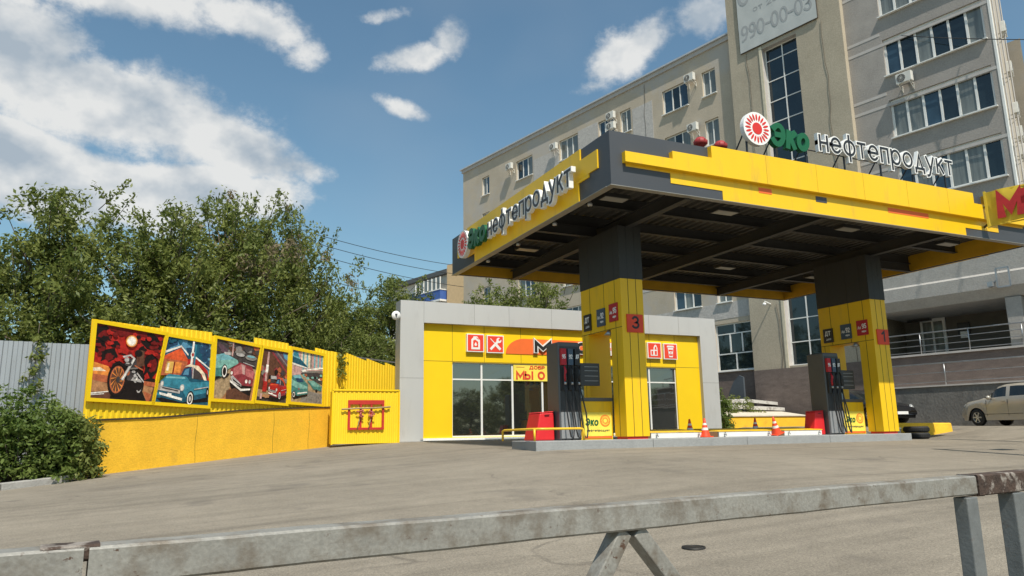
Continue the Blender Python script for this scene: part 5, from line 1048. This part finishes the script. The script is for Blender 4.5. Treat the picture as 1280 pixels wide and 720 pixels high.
def grey_fence():
    t = empty('grey_profiled_fence', (-2.0, 20.45, -.7), R(4), 'grey profiled sheet fence half covered by branches, left of the motorcycle picture', 'fence')
    gm = mat('zinc_sheet', (.36, .38, .40), .45, metal=.35, var=.1, scale=1.2, dirt=(.24, .25, .26), dirt_lo=.55, dirt_hi=.8, stretch=(1, 1, .25))
    for k in range(12): m = MB(); corr(m, .35 - 1.15 * (k + 1), .35 - 1.15 * k, lambda x: .2, lambda x: 2.98 + .02 * math.sin(k * 2.1), 0, gm, .19, .03); m.build('sheet', t)
    r = MB()
    for z in (.8, 2.4): r.bar((-13.4, .06, z), (.3, .06, z), .04, .05, STEEL)
    r.build('rail', t)
grey_fence()
def gate():
    Y = 24.5; t = empty('yellow_gate_panel', (5.92, Y, g(6, 24.5)), 0, 'low yellow ribbed metal box with a red window frame beside the silver shop pillar', 'gate')
    zb = g(6, 24.5); m = MB(); corr(m, -1.08, 1.10, lambda x: .04, lambda x: 1.46 - zb, 0, YEL_S, .145, .018); m.box(-1.08, 1.10, .012, .5, .04, 1.45 - zb, YEL_S); m.build('panel', t)
    e = MB()
    for (a, b) in (((-1.1, 0), (-1.1, 1.48 - zb)), ((1.12, 0), (1.12, 1.48 - zb))): e.bar((a[0], -.02, a[1] + .02), (b[0], -.02, b[1]), .05, .05, YEL_B)
    e.bar((-1.12, -.02, 1.49 - zb), (1.14, -.02, 1.49 - zb), .05, .05, YEL_B); e.build('edge_trim', t)
    f = MB(); rd = mat('dark_red_frame', (.50, .03, .02), .5, var=.1); x0, x1, z0, z1 = -.60, .60, .20 - zb, 1.16 - zb
    f.box(x0, x1, -.075, -.02, z1 - .14, z1, rd); f.box(x0, x1, -.075, -.02, z0, z0 + .07, rd); f.box(x0, x0 + .07, -.07, -.02, z0 + .07, z1 - .14, rd); f.box(x1 - .07, x1, -.07, -.02, z0 + .07, z1 - .14, rd)
    for x in (-.18, .17): f.box(x - .03, x + .03, -.068, -.022, z0 + .07, z1 - .14, rd)
    f.build('red_frame', t)
    b = MB(); wd = mat('weathered_twig', (.35, .26, .14), .9, var=.3); b.tube([(-.82, -.09, z1 - .30), (-.3, -.1, z1 - .27), (.3, -.1, z1 - .26), (.8, -.09, z1 - .22)], .028, wd, 6); b.build('wooden_bar', t)
    for (x, s) in ((-.2, 1.0), (.17, .8)):
        o = MB(); r = random.Random(int(x * 100)); pk = mat('faded_pink_bouquet', (.50, .13, .12), .8, var=.3)
        for k in range(26):
            a = r.uniform(0, 2 * PI); rr = r.uniform(0, .13) * s; zz = r.uniform(-.1, .12) * s; cx, cz = x + rr * math.cos(a), z1 - .45 + zz
            o.lathe([(0, -.03), (.03, 0), (0, .03)], (cx, -.12 - r.uniform(0, .06), cz), pk, n=6)
        o.tube([(x, -.11, z1 - .5), (x - .06, -.11, z1 - .75), (x - .1, -.1, z1 - .95)], .018 * s, wd, 5); o.build('flower_bunch', t)
gate()

# ================================================================== VEGETATION
LEAF = [leaf_mat('leaf_green', (.10, .14, .03), (.28, .31, .08)), leaf_mat('leaf_deep_green', (.09, .13, .03), (.25, .29, .075)), leaf_mat('leaf_light_green', (.08, .14, .025), (.22, .28, .07)), leaf_mat('leaf_seed', (.17, .15, .07), (.42, .33, .22))]
BARK = mat('bark', (.12, .095, .07), .95, var=.3, scale=5, bump=.8, bscale=14)
def leaves_mesh(name, centers, radii, per, size, mats, seed, mfrac=None):
    """leaf quads (slightly folded) around twig centres; numpy fast"""
    r = np.random.default_rng(seed); n = int(sum(per)); c = np.repeat(centers, per, axis=0); rad = np.repeat(radii, per)
    d = r.normal(size=(n, 3)); d /= np.linalg.norm(d, axis=1)[:, None]; c = c + d * (rad * r.random(n) ** .5)[:, None]
    nrm = r.normal(size=(n, 3)) * .75 + np.array([0, -.15, .55]) + d * .5; nrm /= np.linalg.norm(nrm, axis=1)[:, None]
    t = np.cross(nrm, r.normal(size=(n, 3))); t /= np.linalg.norm(t, axis=1)[:, None]; b = np.cross(nrm, t)
    s = size * r.uniform(.6, 1.35, n)[:, None]
    v = np.stack([c - t * s, c + b * s * .42 - nrm * s * .1, c + t * s, c - b * s * .42 - nrm * s * .1], axis=1).reshape(-1, 3)
    me = bpy.data.meshes.new(name); me.vertices.add(4 * n); me.vertices.foreach_set('co', v.ravel())
    me.loops.add(4 * n); me.loops.foreach_set('vertex_index', np.arange(4 * n)); me.polygons.add(n)
    me.polygons.foreach_set('loop_start', np.arange(n) * 4); me.polygons.foreach_set('loop_total', np.full(n, 4))
    for m in mats: me.materials.append(m)
    if mfrac is not None: me.polygons.foreach_set('material_index', np.repeat(mfrac, per).astype(np.int32))
    me.update(calc_edges=True); return me
def make_tree_proto(seed, kind):
    """unit tree: height 1, radius about 0.42 (scaled when placed). returns crown mesh, trunk mesh"""
    r = random.Random(seed); cen = []; rad = []; per = []; mf = []
    H, RR = 8.0, 3.1
    tr = MB(); top = (r.uniform(-.3, .3), r.uniform(-.3, .3), H * .78)
    path = [(0, 0, -.3), (.05, .03, H * .2), (top[0] * .5, top[1] * .5, H * .45), top]; tr.tube(path, [.17, .13, .09, .03], BARK, 8)
    nb = 34
    for i in range(nb):
        f = .12 + .86 * (i / nb) ** .9; a = i * 2.399 + r.uniform(-.5, .5); hh = H * (f * .86 + .02)
        prof = math.sin(PI * min(1, (f * .92 + .12))) ** .55 * RR * r.uniform(.62, 1.12)
        if f > .8: prof *= .72
        base = Vector((top[0] * f, top[1] * f, H * (f * .62 + .04))); tip = Vector((prof * math.cos(a), prof * math.sin(a), hh + r.uniform(.0, .9)))
        mid = (base + tip) / 2 + Vector((0, 0, -.15)); tr.tube([base, mid, tip], [.05, .032, .01], BARK, 5)
        for j in range(12):
            t = r.uniform(.3, 1.08); p = base * (1 - t) + tip * t + Vector((r.gauss(0, .42), r.gauss(0, .42), r.gauss(0, .36)))
            p.z = max(.35, p.z); cen.append(p); rr = r.uniform(.20, .50); rad.append(rr); per.append(int(74 * rr / .35)); mf.append(1 if (kind == 'seed' and p.z > H * .62 and r.random() < .22) else 0)
            if r.random() < .25: tr.tube([mid, p], [.014, .005], BARK, 4)
    for i in range(26):      # sprigs standing out of the outline
        a = r.uniform(0, 2 * PI); f = r.uniform(.3, 1); ra = RR * (1.02 if f < .7 else .75) * math.sqrt(max(.1, 1 - (f - .5) ** 2)); p0 = Vector((ra * .8 * math.cos(a), ra * .8 * math.sin(a), H * f * .95)); d = Vector((math.cos(a) * .7, math.sin(a) * .7, r.uniform(.5, 1.6))).normalized()
        L_ = r.uniform(.4, 1.15); tr.tube([p0 - d * .5, p0 + d * L_], [.015, .004], BARK, 4)
        for k in range(6): q = p0 + d * L_ * (k + .5) / 6; cen.append(q); rad.append(.16); per.append(9); mf.append(0)
    return np.array([tuple(c) for c in cen]), np.array(rad), np.array(per), np.array(mf), tr
PROTO = []
for i, (sd, kd, lm) in enumerate(((1, 'a', 0), (2, 'a', 1), (3, 'seed', 0), (4, 'a', 0))):
    c, rd, p, mf, tr = make_tree_proto(sd, kd)
    cm = leaves_mesh('crown', c, rd, p, .078, [LEAF[lm], LEAF[3]], sd, mf); to = tr.build('trunk'); tm = to.data; bpy.data.objects.remove(to); PROTO.append((cm, tm))
def tree(x, y, h, w, k, rz, label, group='trees behind the filling station'):
    z = g(x, y) - .1; t = empty('leafy_tree', (x, y, z), rz, label, 'tree', group); t.scale = (w, w, h / 8.4)
    for nm, me in (('crown', PROTO[k][0]), ('trunk', PROTO[k][1])): o = bpy.data.objects.new(nm, me); COL.objects.link(o); o.parent = t
TREES = [(-9.6, 24.6, 7.6, 1.0, 0, 0.3, 'leafy tree at the far left edge behind the grey fence'),
         (-6.4, 25.6, 8.0, 1.0, 1, 1.2, 'leafy tree second from the left edge, behind the grey fence'),
         (-3.5, 25.2, 9.05, .98, 3, 2.2, 'tall leafy tree behind the left end of the motorcycle picture'),
         (-.6, 26.2, 9.3, 1.0, 0, 4.0, 'leafy tree right above the motorcycle picture'),
         (1.7, 27.4, 10.3, 1.0, 2, .6, 'tree with pale seed clusters in its top above the blue car picture'),
         (3.9, 29.3, 10.2, .86, 2, 3.0, 'rightmost of the tall trees left of the blue sky gap, above the open car picture'),
         (5.4, 31.0, 6.0, .95, 1, 5.0, 'low dark tree in the gap above the rightmost picture'),
         (7.4, 34.6, 7.6, .95, 0, 1.9, 'slim tree above the yellow gate, left of the silver shop pillar'),
         (9.6, 35.5, 8.6, .95, 3, 2.7, 'tree directly behind the left silver pillar of the shop'),
         (12.0, 34.0, 6.4, .8, 1, 3.6, 'tree behind the shop roof in front of the distant apartment block'),
         (14.2, 32.6, 8.2, 1.0, 0, 4.4, 'tree behind the shop roof at the near end of the canopy side'),
         (17.3, 33.4, 8.6, 1.0, 3, 5.5, 'tree behind the shop roof beside the column marked 3'),
         (19.4, 36.5, 7.0, .80, 1, .9, 'tree behind the middle of the shop roof')]
for a in TREES: tree(*a)
# trees across the road behind the viewer (seen mirrored in the shop windows)
for i, (x, lb) in enumerate(((-4, 'roadside tree behind the viewer, first from the left'), (9, 'roadside tree behind the viewer, second from the left'), (20, 'roadside tree behind the viewer, third from the left'), (27, 'roadside tree behind the viewer, fourth from the left'), (34, 'roadside tree behind the viewer, fifth from the left'), (42, 'roadside tree behind the viewer, sixth from the left'), (51, 'roadside tree behind the viewer, last on the right'))):
    tree(x, -20 - 2 * math.sin(i * 2), 8 + 2 * math.sin(i * 1.7), 1.35, i % 4, i * 1.3, lb, 'trees across the road')

def bush(x, y, rx, ry, h, n, k, label, seed, size=.058, name='bush'):
    r = random.Random(seed); z = g(x, y); t = empty(name, (x, y, z), 0, label, 'bush')
    cen, rad, per = [], [], []; st = MB()
    for i in range(n):
        a = r.uniform(0, 2 * PI); q = math.sqrt(r.random()); zz = h * r.uniform(.08, 1) * (1 - .45 * q * q); p = (rx * q * math.cos(a), ry * q * math.sin(a), zz); cen.append(p); rr = r.uniform(.10, .26); rad.append(rr); per.append(int(44 * rr / .2))
        if i % 6 == 0: st.tube([(p[0] * .25, p[1] * .25, 0), (p[0] * .7, p[1] * .7, zz * .6), p], [.012, .008, .004], BARK, 4)
    me = leaves_mesh('foliage', np.array(cen), np.array(rad), np.array(per), size, [LEAF[k]], seed); o = bpy.data.objects.new('foliage', me); COL.objects.link(o); o.parent = t; st.build('stems', t); return t
bush(-4.6, 18.5, 1.5, .8, 1.45, 230, 2, 'bright green bush at the left edge above the kerb', 21)
bush(-2.75, 18.65, 1.05, .65, 2.1, 320, 2, 'tallest light green bush in front of the grey fence', 22)
bush(-1.85, 19.1, .55, .45, 1.5, 150, 0, 'loose bush with thin shoots leaning over the start of the yellow wall', 23)
bush(-7.0, 18.6, 1.7, .8, 1.5, 200, 0, 'bush at the far left beyond the picture edge', 24)
bush(22.2, 26.3, .45, .4, 1.9, 90, 2, 'slim green shrub at the right edge of the shop', 25, name='shrub')
bush(24.5, 28.0, 1.5, .7, 1.5, 90, 0, 'low greenery behind the broken white slabs', 26)
def vine(x, y, z, L_, seed, lb):
    r = random.Random(seed); t = empty('hanging_branch', (x, y, z), 0, lb, 'branch'); cen = [(r.gauss(0, .08), r.gauss(-.05, .03), -L_ * i / 16 + r.gauss(0, .05)) for i in range(16)]
    me = leaves_mesh('foliage', np.array(cen), np.full(16, .13), np.full(16, 12), .07, [LEAF[0]], seed); o = bpy.data.objects.new('foliage', me); COL.objects.link(o); o.parent = t
    s = MB(); s.tube([(0, .05, .3), (0, 0, 0), (0, 0, -L_)], .008, BARK, 4); s.build('stem', t)
vine(-2.9, 20.25, 2.45, 1.5, 31, 'leafy branch hanging down over the grey fence'); p = FW(9.0, .06, 2.95); vine(p.x, p.y, p.z, .9, 32, 'thin leafy branch hanging over the yellow fence right of the last picture')
p = FW(-.9, .1, 2.9); vine(-4.4, 20.2, 2.5, .6, 33, 'short leafy branch hanging over the grey fence at the left edge')

# ================================================================== CARS
def car(name, label, paint, L=4.1, W=1.72, H=1.52, suv=True):
    """front at x=0 pointing to -x, length along +x; left side is -y (towards the viewer)"""
    t = empty(name, (0, 0, 0), 0, label, 'car')
    wr = .32; wx = (.80, L - .80)
    top = [(0, .62), (.03, .74), (.12, .84), (.35, .92), (.95, 1.0), (1.12, 1.05), (1.75, 1.44), (2.0, 1.50), (2.6, H), (3.3, H - .03), (3.72, 1.42), (3.98, 1.12), (4.06, .95), (4.1, .6)] if suv else [(0, .50), (.04, .62), (.15, .70), (.6, .80), (1.1, .88), (1.25, .93), (1.95, 1.30), (2.3, 1.38), (3.0, 1.38), (3.5, 1.22), (3.9, 1.02), (4.06, .95), (4.1, .6)]
    top = [(a * L / 4.1, b) for a, b in top]
    belt = lambda x: lerp(x, [0, .35, 1.1, L], [.60, .84, .97, 1.02]) if suv else lerp(x, [0, .35, 1.1, L], [.5, .7, .86, .93])
    zt = lambda x: lerp(x, [p[0] for p in top], [p[1] for p in top])
    xs = sorted(set([round(v, 3) for v in list(np.linspace(0, .2, 5)) + list(np.linspace(.2, L - .2, 48)) + list(np.linspace(L - .2, L, 5))] + [1.12 * L / 4.1, 1.75 * L / 4.1]))
    def zb(x):
        z = .20 + (.12 if x < .12 or x > L - .12 else 0)
        for c in wx:
            if abs(x - c) < wr + .06: z = max(z, .30 + math.sqrt((wr + .06) ** 2 - (x - c) ** 2) - .0)
        return z
    NS = 9; v = []; cross = []
    for x in xs:
        e = min(x, L - x); wf = W / 2 * (1 - .16 * max(0, 1 - e / .5) ** 2); b, T, Z = zb(x), zt(x), belt(x); Z = min(Z, T - .02); row = []
        zs = [b, b + (Z - b) * .35, b + (Z - b) * .7, Z]; ws = [.97, 1.0, .995, .955]
        if T > Z + .1: zs += [Z + (T - Z) * .12, T - .10, T - .03, T]; ws += [.93, .80, .72, .5]
        else: zs += [Z + (T - Z) * .3, Z + (T - Z) * .6, Z + (T - Z) * .9, T]; ws += [.93, .88, .76, .5]
        zs.append(T + (.02 if T > Z + .1 else .012)); ws.append(0)
        for z, w in zip(zs, ws): row.append((z, w * wf))
        cross.append(row)
    n = len(xs); P = 2 * NS - 1
    for x, row in zip(xs, cross):
        for z, w in row: v.append((x, -w, z))
        for z, w in row[-2::-1]: v.append((x, w, z))
    glass = mat('car_glass', (.012, .016, .016), .04, spec=.8, var=.2); f1 = []; f2 = {}
    pil = [2.25 * L / 4.1, 3.15 * L / 4.1]
    for i in range(n - 1):
        xm = (xs[i] + xs[i + 1]) / 2; tall = zt(xm) > belt(xm) + .16
        for k in range(P - 1):
            a = i * P + k; kk = k if k < NS - 1 else P - 2 - k; fc = (a, a + 1, a + P + 1, a + P)
            side = kk == 4 and tall and 1.45 * L / 4.1 < xm < 3.72 * L / 4.1 and all(abs(xm - q) > .055 for q in pil)
            shield = kk >= 5 and 1.15 * L / 4.1 < xm < 1.74 * L / 4.1
            rear = kk >= 5 and (3.74 if suv else 3.3) * L / 4.1 < xm < (3.96 if suv else 3.85) * L / 4.1
            if side: f2.setdefault(('side_window', k < P // 2, sum(xm > q for q in pil)), []).append(fc)
            elif shield: f2.setdefault(('windshield', 0, 0), []).append(fc)
            elif rear: f2.setdefault(('rear_window', 0, 0), []).append(fc)
            else: f1.append(fc)
    cap0 = tuple(range(P)); cap1 = tuple((n - 1) * P + i for i in range(P))[::-1]
    b = MB(); b.add(v, f1 + [cap0, cap1], paint, True); bo = b.build('body', t)
    
    for (nm, _, _), ff in f2.items(): gl = MB(); gl.add(v, ff, glass, True); gl.build(nm, t)
    u = MB(); u.box(.15, L - .15, -W / 2 + .12, W / 2 - .12, .2, .62, BLACK); u.build('underbody', t)
    cl = mat('car_headlamp', (.30, .31, .31), .1, spec=.8, var=.1); chrome = mat('alloy', (.55, .55, .55), .3, metal=.8)
    zh = .68 if suv else .58
    for s in (-1, 1):
        h = MB(); h.lathe([(0, .05), (.08, .04), (.13, 0), (.13, -.05)], (.13, s * (W / 2 - .22), zh + .03), cl, axis=(-1, s * .55, .3), n=16); h.build('headlight', t)
        m = MB(); m.lathe([(0, .1), (.06, .08), (.085, 0), (.06, -.08), (0, -.1)], (1.52 * L / 4.1, s * (W / 2 + .09), belt(1.5) + .05), paint, axis=(0, 1, .0), n=12); m.bar((1.55, s * (W / 2 - .08), belt(1.5) - .01), (1.52, s * (W / 2 + .05), belt(1.5) + .03), .04, .03, BLACK); m.build('mirror', t)
    fr = MB(); fr.box(-.02, .04, -.42, .42, .46, .60, BLACK); fr.box(-.03, -.02, -.26, .26, .34, .45, WHITE); fr.build('grille', t)
    dl = MB(); 
    for x in (1.30 * L / 4.1, pil[0], pil[1]): dl.box(x - .004, x + .004, -W / 2 - .0008, -W / 2 + .02, .36, belt(x) - .04, BLACK)
    for x in (pil[0] - .22, pil[1] - .16): dl.box(x, x + .16, -W / 2 - .03, -W / 2 + .01, belt(x) - .13, belt(x) - .10, paint)
    dl.box(.9 + .2, L - 1.25, -W / 2 - .004, -W / 2 + .02, .42, .435, BLACK); dl.build('door_seam', t)
    for x in wx:
        for s in (-1, 1):
            w = MB(); yy = s * (W / 2 - .12); w.lathe([(.20, -.1), (.29, -.1), (wr, -.07), (wr, .07), (.29, .1), (.20, .1)], (x, yy, wr), RUBBER, axis=(0, s, 0), n=28); wo = w.build('wheel', t)
            r = MB(); r.lathe([(.0, .05), (.05, .06), (.06, .04), (.17, .05), (.205, .085), (.205, .06), (.19, .0)], (x, yy, wr), mat('dark_hub', (.05, .05, .05), .5), axis=(0, s, 0), n=24)
            for k in range(6):
                a = 2 * PI * k / 6; r.bar((x, yy + s * .07, wr), (x + .2 * math.cos(a), yy + s * .085, wr + .2 * math.sin(a)), .05, .03, chrome, up=(0, 1, 0))
            r.lathe([(.19, .06), (.19, .09), (.21, .09), (.21, .06)], (x, yy, wr), chrome, axis=(0, s, 0), n=24); r.build('rim', wo)
    return t
beige = mat('beige_car_paint', (.46, .42, .35), .28, metal=.3, var=.03, coat=.5); blackp = mat('black_car_paint', (.012, .012, .014), .2, var=.05, coat=.8)
c1 = car('parked_car', 'beige hatchback parked at the right edge below the ramp wall', beige); c1.scale = (.88, .88, .97); c1.location = (27.75, 18.5, g(27.8, 17.5)); c1.rotation_euler = (0, 0, BA - R(20))
c2 = car('parked_car', 'black car whose front shows behind the column marked 1', blackp, L=4.0, suv=False); 
# black car points towards the right: turn it round
c2.location = (25.85, 20.1, g(26, 20.6) + .12); c2.rotation_euler = (0, 0, BA + PI - R(20))

# ================================================================== FOREGROUND BARRIER
def barrier():
    P0 = Vector((.91, 1.99, 0)); d = Vector((.9939, .1105, 0)); ang = math.atan2(d.y, d.x); zt = -.222; gz = g(1.5, 2.0)
    t = empty('road_barrier', (P0.x, P0.y, gz), ang, 'weathered grey painted steel barrier crossing the foreground', 'barrier')
    pm = mat('weathered_barrier_paint', (.265, .258, .232), .5, var=.16, scale=6, bump=.10, bscale=90, dirt=(.155, .13, .10), dirt_scale=9, dirt_lo=.47, dirt_hi=.66, fine=.14, spots=(.09, .05, .032), metal=.1)
    rm = mat('rusty_steel', (.055, .034, .024), .85, var=.5, scale=14, bump=.4, bscale=70, dirt=(.26, .23, .20), dirt_scale=11, dirt_lo=.52, dirt_hi=.6)
    dm = mat('dark_barrier_paint', (.14, .15, .15), .6, var=.2, scale=8, bump=.1, bscale=60, dirt=(.10, .07, .05), dirt_scale=8, dirt_lo=.6, dirt_hi=.75)
    H = zt - gz
    def worn(mb, x0, x1, y0, y1, z0, z1, m, n=60):     # box with slightly dented skin
        xs = np.linspace(x0, x1, n); v = []; r = random.Random(5)
        for x in xs:
            w = .0007 * math.sin(x * 9) + r.gauss(0, .0002); q = .006
            for (y, z) in ((y0, z0 + q), (y0 + q, z0), (y1 - q, z0), (y1, z0 + q), (y1, z1 - q), (y1 - q, z1), (y0 + q, z1), (y0, z1 - q)): v.append((x, y + w, z + w))
        f = [tuple(range(8))[::-1], tuple((n - 1) * 8 + k for k in range(8))]
        for i in range(n - 1):
            for k in range(8): a = i * 8 + k; b = i * 8 + (k + 1) % 8; f.append((a, b, b + 8, a + 8))
        mb.add(v, f, m)
    b = MB(); worn(b, -1.05, 2.44, 0, .085, H - .082, H, pm); b.build('beam', t)
    e = MB(); worn(e, 2.445, 2.49, -.006, .092, H - .09, H + .005, rm, 6); e.build('rusty_joint', t); e = MB(); worn(e, -1.14, -1.03, .004, .080, H - .03, H + .004, rm, 8); e.build('rusty_joint', t)
    b2 = MB(); worn(b2, 2.495, 4.2, -.004, .09, H - .088, H + .004, rm, 30); b2.build('end_beam', t); b2 = MB(); worn(b2, -2.6, -1.06, .0, .085, H - .083, H, pm, 20); b2.build('end_beam', t)
    def post(x, w, m, y0=.01, y1=.075):
        p = MB(); worn_z = 14; v = []
        p.box(x, x + w, y0, y1, -.1, H - .091, m); p.build('post', t, bevel=.005)
    post(2.345, .09, dm, .0, .062); post(2.74, .10, dm, -.005, .07)
    post(-2.3, .075, dm)
    for (x0, x1) in ((.42, .05), (.47, .93)):
        s = MB(); zz = H - .085; L_ = .95; dx = (x1 - x0)
        s.bar((x0, .042, zz), (x0 + dx * 1.9, .042, zz - .62 * 1.6), .05, .06, pm, up=(0, 1, 0)); s.build('brace', t, bevel=.004)
    lo = MB(); worn(lo, -2.2, 2.3, .01, .075, .06, .12, pm, 30); lo.build('lower_beam', t)
barrier()

# ================================================================== OVERHEAD WIRES
def wire(a, b, sag, lb, r=.012):
    a, b = Vector(a), Vector(b); m = MB(); m.tube([a.lerp(b, t) - Vector((0, 0, sag * 4 * t * (1 - t))) for t in np.linspace(0, 1, 20)], r, mat('wire_black', (.02, .02, .02), .6), 5)
    o = m.build('overhead_wire'); o.location = a; o.data.transform(Matrix.Translation(-a)); tag(o, lb, 'wire', 'overhead wires'); return o
for i, (z0, z1, lb) in enumerate(((13.5, 14.8, 'topmost of the overhead wires left of the canopy corner'), (12.9, 14.0, 'second of the overhead wires left of the canopy corner'), (12.2, 12.9, 'third of the overhead wires left of the canopy corner'), (10.6, 11.3, 'lowest of the overhead wires left of the canopy corner'))):
    wire((6, 48, z0), (26, 60, z1 - .2), .5, lb, .022)
wire((30.3, 16.2, 19.5), (24, 5, 16.5), .3, 'upper black wire crossing the top right corner of the view', .02)
wire((30.4, 16.5, 18.3), (26, 5, 14.5), .5, 'lower black wire crossing the top right corner of the view', .02)
wire((29.9, 21, 17.9), (30.3, 10, 12.2), .2, 'black wire running across the highest balcony windows', .018)
wire(tuple(BW(14.5, -.4, 9.8)), (19.25, 11.6, 5.95), .25, 'black cable from the balcony windows down to the canopy corner', .02)
